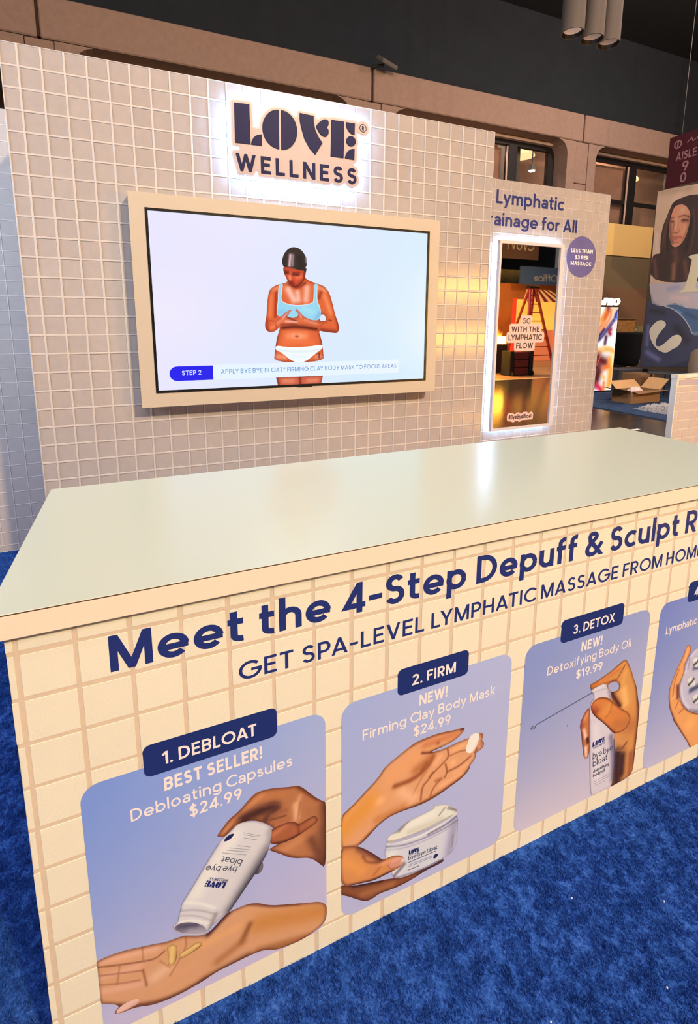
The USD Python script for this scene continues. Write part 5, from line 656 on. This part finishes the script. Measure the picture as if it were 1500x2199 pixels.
s_ = rng.uniform(.75, 1.2, n); pi.CreateScalesAttr(Vt.Vec3fArray.FromNumpy(np.stack([s_, s_, s_*rng.uniform(.7, 1.2, n)], 1).astype(np.float32)))
lint = mat('lint_white', (235, 235, 240), .8)
LINT = ('first from the left', 'second from the left', 'third from the left', 'rightmost', 'fourth from the left')
for k, (x, y) in enumerate(((.62, -.24), (.83, -.30), (1.06, -.14), (1.28, -.24), (1.12, -.36))):
    tag(obj('lint', trimesh.creation.icosphere(1, .0022).apply_translation((x, y, .009)), lint), f'tiny white speck of lint on the blue carpet, {LINT[k]}', 'lint', 'lint specks on the blue carpet')

# low tiled panel by the aisle
c2 = thing('low_partition', 'low pale tiled panel with a lilac band at the right edge, cut off by the frame', 'partition', (4.73, 2.18, 0))
obj('panel', bx(0, 1.6, .003, .06, 0, 1.0), M['edge_band'], c2)
tiled_face(c2, front(.003), .014, 1.59, 0, .925, .06, .055, S, .005, .0022, mat('pale_tile', (206, 200, 205), .3, vary=.02), 160, (.3, .6))
obj('name_band', ext(rrect(.030, 1.58, .935, .990, .004), front(.003), 0, .003), mat('lilac_band', (196, 190, 208), .35), c2, label='lilac band under the top edge')  # plain lilac strip below the top rail
obj('top_rail', bx(-.004, 1.604, -.004, .066, 1.0, 1.04, .002), M['edge_band'], c2)
obj('white_strip', bx(.11, .9, -.0062, -.0042, 1.004, 1.034), M['white_vinyl'], c2)

# ------------------------------------------------------------------ across the aisle on the right: the neighbouring stand
aisle = carpet_mat('carpet_greyblue', ((34, 50, 78), (52, 74, 108), (82, 104, 138)), .6)
ac = thing('carpet', 'darker grey blue carpet of the stand across the aisle', 'carpet')
obj('backing', bx(7.7, 17.5, 0.5, 11.2, -.012, .004), aisle, ac)
yw_ = thing('partition_wall', 'yellowish partition wall with an olive lower half behind the lightbox', 'wall')
obj('header', bx(9.5, 18, 10.9, 11.0, 3.64, 4.60), mat('yellow_header', (246, 210, 130), .6), yw_, label='yellow header board')
obj('panel', bx(9.5, 18, 10.93, 11.0, 2.65, 3.64), mat('olive_panel', (118, 104, 76), .7), yw_, label='olive board')
obj('panel', bx(9.5, 18, 10.9, 11.0, .0045, 2.65), mat('brown_panel', (128, 98, 72), .7), yw_, label='brown board')
# tall poster wall, facing the aisle
po = thing('poster_wall', 'dark graphic wall with a long haired woman and a blue wave, facing the aisle', 'poster')
obj('panel', bx(11.0, 11.12, 2.6, 7.30, .46, 4.44), mat('poster_edge', (92, 82, 72), .6), po)
obj('legs', cat(bx(11.02, 11.10, 7.15, 7.23, .0045, .46), bx(11.02, 11.10, 4.0, 4.08, .0045, .46)), M['black'], po)
fx = west(11.0); face_ = sbox(-7.29, .48, -3.2, 4.43)
pdim = lambda c: np.clip(lin(c)*4.6, .003, .9)
for i, (n, p, c, s, bl_, h) in enumerate(P['poster']):
    q = usdz(p); q = chaikin(q, 2) if s else q
    m, col = painted(Polygon(q).buffer(0), fx, .001+.0012*i, c, [(usdz(a), r/1000., cc, al) for a, r, cc, al in bl_], .02, pdim, clip=face_)
    obj(n, m, M['poster'], po, paint=col)
# hanging aisle sign
ab = thing('aisle_sign', 'dark red hanging banner with the white words AISLE 900', 'sign')
fa = west(13.0); maroon = mat('banner_maroon', (78, 24, 40), .7, noise=(1.2, .15))
obj('banner', bx(13.0, 13.04, 5.5, 8.59, 3.9, 6.22), maroon, ab)
pale = mat('banner_print', (176, 130, 140), .7)
obj('lettering', ext(text_fit('AISLE', -8.37, -7.86, 5.60, .20, .16, .16), fa, .001, .004), pale, ab)
for ch, y, z in (('9', -8.19, 5.31), ('0', -8.21, 5.04), ('0', -8.24, 4.75)): obj('lettering', ext(text_fit(ch, y, y+.16, z, .24, .16), fa, .001, .004), pale, ab)
rg = Point(-8.36, 6.0).buffer(.10).difference(Point(-8.36, 6.0).buffer(.07)); obj('emblem', ext(unary_union([rg, LineString([(-8.36, 5.94), (-8.36, 6.06)]).buffer(.015)]), fa, .001, .004), pale, ab)
obj('script', ext(unary_union([LineString(chaikin([(-8.12, 5.98), (-8.02, 6.06), (-7.98, 5.97), (-7.86, 6.03), (-7.82, 6.08), (-7.78, 5.99), (-7.68, 6.06), (-7.6, 6.08), (-7.5, 6.0)], 0)).buffer(.010)]), fa, .001, .004), pale, ab)
obj('hanger', cat(cyl((13.02, 8.3, 6.2), (13.02, 8.3, 10.99), .012, 6), cyl((13.02, 6.0, 6.2), (13.02, 6.0, 10.99), .012, 6)), M['black'], ab)
# lightbox
lb = thing('lightbox', 'glowing slim lightbox with orange hair picture and white sign on top', 'sign')
fl7 = front(7.0)
lit7 = sbox(9.02, .04, 9.76, 1.86)
obj('cabinet', bx(9.0, 9.78, 7.001, 7.16, .0045, 1.88), M['black'], lb)
bl7 = [(usdz(a), r/1000., cc, al) for a, r, cc, al in P['lightbox'][0][4]]
m, col = painted(lit7, fl7, .001, (255, 252, 250), bl7, .0125, as_glow); lp = obj('screen', m, M['lightbox'], lb, paint=col, label='glowing picture of an orange haired figure')
obj('sign_letters', ext(affinity.skew(text_fit('ssPRO', 9.06, 9.73, 1.90, .15, .19, .13), 8, 0, origin=(9.4, 1.9)), fl7, 0, .05), mat('sign_glow', (255, 255, 255), .5, emit=((255, 255, 255), 1.6)), lb)
# black chair, gold wrapped crate and film
ch = thing('armchair', 'black tub armchair behind the lightbox', 'chair', (13.07, 9.35, .005))
shell = [(.30, .30), (.36, .34), (.40, .6), (.44, .95), (.46, 1.22), (.42, 1.25), (.38, 1.2), (.35, .6), (.30, .42), (0, .40)]
obj('shell', lathe(shell, 28), M['blackfab'], ch, smooth=50)
obj('seat', lathe([(0, .56), (.30, .55), (.34, .5), (.34, .42), (0, .40)], 24), M['blackfab'], ch, smooth=50)
for k in range(4):
    a = math.radians(45+90*k); obj('leg', cyl((.26*math.cos(a), .26*math.sin(a), .32), (.34*math.cos(a), .34*math.sin(a), .005), .025, 8, .016), M['black'], ch)
gold = mat('gold_wrap', (196, 142, 74), .22, noise=(9, .35), bump=(7, .03), spec=.8)
cr = thing('crate', 'gold film wrapped crate seen above the black armchair', 'crate', (13.38, 10.0, .005))
obj('box', bx(0, .85, 0, .5, .006, 1.62, .03), gold, cr)
obj('lid', bx(-.02, .87, -.02, .52, 1.62, 1.66, .01), M['card'], cr)
lampb = thing('stool', 'low gold drum stool under the black armchair', 'stool', (12.40, 9.1, .005))
obj('drum', lathe([(.0, .30), (.17, .30), (.19, .26), (.16, .15), (.19, .04), (.17, .006), (0, .006)], 24), gold, lampb, smooth=40)
obj('cushion', lathe([(0, .35), (.16, .345), (.19, .32), (.17, .30), (0, .30)], 24), M['blackfab'], lampb, smooth=40)
def crumple(w, d, h, seed, n=26):
    x, y = np.meshgrid(np.linspace(0, 1, n), np.linspace(0, 1, n)); r = np.random.default_rng(seed)
    env = np.clip(np.sin(np.pi*x)*np.sin(np.pi*y), 0, 1)**.6; z = env*h*(.35+.65*r.uniform(0, 1, x.shape)); x = x+r.normal(0, .012, x.shape); y = y+r.normal(0, .012, y.shape)
    V = np.stack([x*w, y*d, z], -1).reshape(-1, 3); F = []
    for i in range(n-1):
        for j in range(n-1): a = i*n+j; F += [(a, a+1, a+n+1), (a, a+n+1, a+n)]
    return trimesh.Trimesh(V, F, process=False)
tag(obj('plastic_film', crumple(.85, .6, .14, 3).apply_translation((8.15, 4.62, .006)), M['film']), 'crumpled clear plastic film on the floor beside the open carton', 'film')
bag = crumple(1.3, .9, .9, 5, 22); v = bag.vertices.copy(); bag.vertices = np.c_[v[:, 0]+14.4, 10.6-v[:, 2]*.35+.1, v[:, 1]*1.5+.08]
tag(obj('plastic_film', bag, mat('film_green', (128, 120, 84), .18, noise=(5, .3), spec=.8)), 'large sheet of olive plastic film hanging beside the gold crate', 'film')
# open carton on the neighbour carpet
ob = thing('carton', 'open cardboard box with raised flaps on the grey blue carpet', 'box', (8.60, 5.60, .005))
w_, d_, h_, tk = .80, .42, .235, .006
obj('side', bx(0, w_, 0, tk, 0, h_), M['card'], ob); obj('side', bx(0, w_, d_-tk, d_, 0, h_), M['card'], ob)
obj('side', bx(0, tk, tk, d_-tk, 0, h_), M['card'], ob); obj('side', bx(w_-tk, w_, tk, d_-tk, 0, h_), M['card'], ob); obj('base', bx(tk, w_-tk, tk, d_-tk, 0, tk), M['card'], ob)
def flap(P4):
    P4 = np.array(P4, float); nrm = np.cross(P4[1]-P4[0], P4[3]-P4[0]); nrm /= np.linalg.norm(nrm)
    V = np.vstack([P4-nrm*.002, P4+nrm*.002]); F = [(3, 2, 1), (3, 1, 0), (4, 5, 6), (4, 6, 7)]
    for a in range(4): b = (a+1) % 4; F += [(a, b, 4+b), (a, 4+b, 4+a)]
    return trimesh.Trimesh(V, F, process=False)
obj('flap', flap([(0, d_, h_), (0, 0, h_), (-.30, -.02, h_+.06), (-.30, d_+.02, h_+.06)]), M['card'], ob, label='left flap folded out')
obj('flap', flap([(w_, 0, h_), (w_, d_, h_), (w_+.22, d_, h_+.20), (w_+.22, 0, h_+.20)]), M['cardin'], ob, label='right flap folded out')
obj('flap', flap([(.1, d_, h_), (w_, d_, h_), (w_, d_+.16, h_+.14), (.1, d_+.16, h_+.14)]), M['cardin'], ob, label='back flap raised')
obj('flap', flap([(w_, 0, h_), (.02, 0, h_), (.02, -.14, h_-.03), (w_, -.17, h_+.01)]), M['card'], ob, label='front flap hanging outward')
pk = trimesh.creation.icosphere(3, .13); v = pk.vertices*np.array([1.2, .9, .8]); pk.vertices = v*(1+.10*np.sin(v[:, :1]*60)*np.sin(v[:, 1:2]*70)); pk.apply_translation((8.98, 5.82, .19))
tag(obj('wrapping_paper', pk, mat('paper_pinkish', (232, 214, 214), .6), smooth=True), 'ball of pinkish white wrapping paper inside the open box', 'paper')
# brown box and dark table under the poster, pale chair
bb = thing('carton', 'closed brown cardboard box standing below the poster wall', 'box', (10.2, 6.62, .005))
obj('box', bx(0, .62, 0, .5, 0, .40, .006), M['card'], bb); obj('tape', bx(.28, .34, -.002, .502, .398, .403), M['cardin'], bb)
dt = thing('side_table', 'dark metal side table beside the brown box', 'table', (10.05, 6.05, .010))
obj('top', lathe([(0, .50), (.29, .50), (.30, .49), (.29, .48), (0, .48)], 24), mat('dark_table', (64, 68, 72), .35), dt)
for k in range(3):
    a = math.radians(20+120*k); obj('leg', cyl((.2*math.cos(a), .2*math.sin(a), .48), (.26*math.cos(a), .26*math.sin(a), 0), .012, 8), M['black'], dt)
ac_ = thing('armchair', 'pale beige rounded tub chair in front of the blue wave poster', 'chair', (10.55, 5.45, .010))
beige = mat('beige_fabric', (158, 144, 126), .9)
V = []
prof = [(.26, .42), (.30, .46), (.31, .70), (.28, .92), (.20, .97)]
obj('back', lathe([(.24, .34), (.33, .36), (.36, .65), (.33, .92), (.27, 1.0), (.22, .96), (.25, .6), (.24, .40)], 28), beige, ac_, smooth=50)
obj('seat', lathe([(0, .50), (.24, .49), (.25, .36), (0, .34)], 24), beige, ac_, smooth=50)
for k in range(4):
    a = math.radians(45+90*k); obj('leg', cyl((.2*math.cos(a), .2*math.sin(a), .35), (.26*math.cos(a), .26*math.sin(a), 0), .016, 8), M['black'], ac_)
fb_ = thing('cabinet', 'low grey block standing in for dimly lit carpet behind the open carton', 'cabinet', (11.35, 8.1, .005))  # grey block put where the carpet is only lit less
obj('body', bx(0, 1.9, 0, .5, .04, .34, .01), mat('dim_carpet_block', (104, 106, 110), .6), fb_); obj('plinth', bx(.03, 1.87, .03, .47, 0, .04), M['black'], fb_)
tag(obj('floor_tape', bx(6.35, 6.75, 3.98, 4.03, -.012, -.0105), M['white_vinyl']), 'short white tape strip on the dark hall floor', 'tape')

# ------------------------------------------------------------------ what the mirror shows, across the other aisle
yb_ = thing('kiosk', 'glowing yellow bar kiosk mirrored at the left of the tall mirror', 'kiosk')
obj('body', bx(6.6, 10.55, -6.6, -5.9, -.0105, .86), mat('kiosk_dark', (56, 42, 38), .5), yb_)
warm = mat('kiosk_glow', (255, 220, 130), .5, emit=((255, 176, 52), 36.0))
obj('light_band', bx(9.5, 10.5, -6.56, -5.93, .885, 1.10), warm, yb_); obj('light_band', bx(6.6, 9.5, -6.56, -5.93, .885, 1.34), warm, yb_); obj('rim', bx(6.58, 10.57, -6.62, -5.88, .86, .885), M['frame_white'], yb_)
obj('header', bx(6.9, 9.3, -6.2, -6.0, 2.14, 2.62), warm, yb_, label='glowing header'); obj('post', bx(6.94, 7.02, -6.14, -6.06, 1.34, 2.14), M['black'], yb_); obj('post', bx(9.18, 9.26, -6.14, -6.06, 1.34, 2.14), M['black'], yb_)
t = thing('basket', 'round brown basket on the glowing kiosk', 'basket', (10.32, -6.1, 1.102))
obj('bowl', lathe([(0, 0), (.09, 0), (.14, .10), (.15, .2), (.13, .19), (.11, .08), (0, .05)], 20), M['brownwall'], t, smooth=40); obj('handle', trimesh.creation.torus(.12, .014, 24, 8).apply_transform(trimesh.transformations.rotation_matrix(math.pi/2, (1, 0, 0))).apply_translation((0, 0, .2)), M['brownwall'], t)
t = thing('trolley', 'maroon box on a black hand trolley, seen in the mirror', 'trolley', (10.32, -4.95, -.0105))
mar = mat('maroon_box', (112, 36, 40), .6)
for z in (.02, .25, .48): obj('box', bx(-.26, .26, -.36, -.02, z, z+.21, .01), mar, t)
for s in (-1, 1): obj('rail', bx(s*.36-.07, s*.36+.07, -.42, 0.0, 0, .72, .02), M['blackfab'], t); obj('wheel', cyl((s*.36-.03, .02, .07), (s*.36+.03, .02, .07), .07, 16), M['black'], t)
tag(obj('floor_tape', bx(6.0, 14.0, -4.36, -4.26, -.012, -.0105), mat('tape_cream', (250, 226, 180), .6)), 'long cream tape line on the hall floor in front of the trolley', 'tape')
tag(obj('carpet', bx(6.0, 18.0, -13.0, -4.37, -.012, -.0107), mat('carpet_tan', (190, 150, 110), .45, noise=(6, .1))), 'tan floor covering behind the cream tape line', 'carpet')
ld = thing('stepladder', 'red stepladder seen in the tall mirror', 'ladder', (13.05, -7.68, .006))
red = mat('ladder_red', (150, 34, 34), .4)
for s in (-1, 1):
    obj('rail', cyl((s*.12, 0, 2.74), (s*.62, .55, .03), .05, 8), red, ld); obj('rail', cyl((s*.10, -.05, 2.74), (s*.55, -.75, .03), .045, 8), red, ld)
    obj('foot', cyl((s*.60, .53, .16), (s*.63, .56, .0), .05, 10, .06), M['black'], ld)
for k in range(8):
    f = .10+.11*k; x = .12+.5*f; obj('step', bx(-x, x, .55*f-.05, .55*f+.03, 2.74-2.71*f-.015, 2.74-2.71*f+.015), red, ld)
obj('cap', bx(-.24, .24, -.12, .08, 2.72, 2.80, .01), M['black'], ld)
ok_ = thing('booth_kiosk', 'orange lit stand with a striped awning seen in the mirror', 'stand', (13.85, -9.5, -.0105))
obj('lit_panel', bx(.0, 2.05, 0, .06, .0, 1.25), mat('booth_pink', (250, 150, 110), .6, emit=((255, 150, 100), .35)), ok_)
obj('lit_panel', bx(.0, 2.05, 0, .06, 1.25, 2.45), mat('booth_glow', (255, 190, 90), .5, emit=((255, 186, 78), 1.0)), ok_, label='glowing yellow upper panel')
obj('post', bx(-.10, 0, -.02, .1, 0, 2.5), mat('booth_red', (230, 60, 40), .5, emit=((255, 70, 40), .5)), ok_); obj('post', bx(2.05, 2.25, -.02, .12, 0, 2.45), mat('booth_red_b', (240, 50, 40), .5, emit=((255, 60, 50), .7)), ok_)
for k in range(11):
    x = -.1+k*.215; V = np.array([(x, .62, 2.30), (x+.215, .62, 2.30), (x+.16*.6+.55, 0, 2.86), (x+.55-.02, 0, 2.86)]) if False else np.array([(x, .55, 2.34), (x+.215, .55, 2.34), (.55+(x+.1+.215)*.5, 0, 2.84), (.55+(x+.1)*.5, 0, 2.84)])
    obj('awning_strip', flap(V), (mat('awning_cream', (255, 214, 160), .6) if k == 0 else M.get('aw')) if k % 2 == 0 else mar, ok_)
    if k == 0: M['aw'] = UsdShade.Material.Get(stage, '/World/Looks/awning_cream')
tag(obj('partition_wall', bx(12.0, 20, -11.2, -11.1, -.0105, 3.2), mat('amber_wall', (196, 128, 74), .7, noise=(1.4, .15))), 'amber brown partition wall behind the striped stand in the mirror', 'wall')
bn = thing('hanging_banner', 'blue banner with pale script words seen in the mirror', 'banner')
obj('cloth', bx(14.9, 18.6, -10.54, -10.5, 3.12, 3.86), mat('banner_blue', (64, 100, 168), .7), bn)
obj('lettering', ext(text_fit('of Office', -17.5, -15.65, 3.27, .30, .12, .06), back(-10.5), .001, .004), mat('banner_script', (170, 186, 206), .6), bn)
tag(obj('partition_wall', bx(12, 22, -12.6, -12.5, -.0105, 3.95), mat('olive_wall', (150, 146, 104), .8, noise=(1.6, .2))), 'olive partition wall behind the blue banner in the mirror', 'wall')
sg = thing('hanging_sign', 'dark brown hanging sign with thin white letters at the top of the mirror', 'sign')
obj('board', bx(13.2, 15.35, -10.04, -10.0, 4.06, 5.3), mat('sign_brown', (84, 66, 62), .7), sg)
obj('lettering', ext(text_fit('CvUv1', -15.1, -13.75, 4.40, .46, .09, .14), back(-10.0), .001, .004), mat('sign_print', (206, 200, 198), .6), sg)
obj('hanger', cat(cyl((13.6, -10.02, 5.3), (13.6, -10.02, 10.99), .012, 6), cyl((15.0, -10.02, 5.3), (15.0, -10.02, 10.99), .012, 6)), M['black'], sg)
# warm light aimed at the orange stand
rect_light('stand_lamp_warm', (14.6, -7.4, 4.2), (14.8, -10.5, 1.2), .5, .5, 60.0, (1.0, .55, .22))
obj('wall_front', bx(-22, 32, -26.2, -26, 0, 11), M['ceil'], kind='structure', label='dark far end wall of the hall behind the camera')
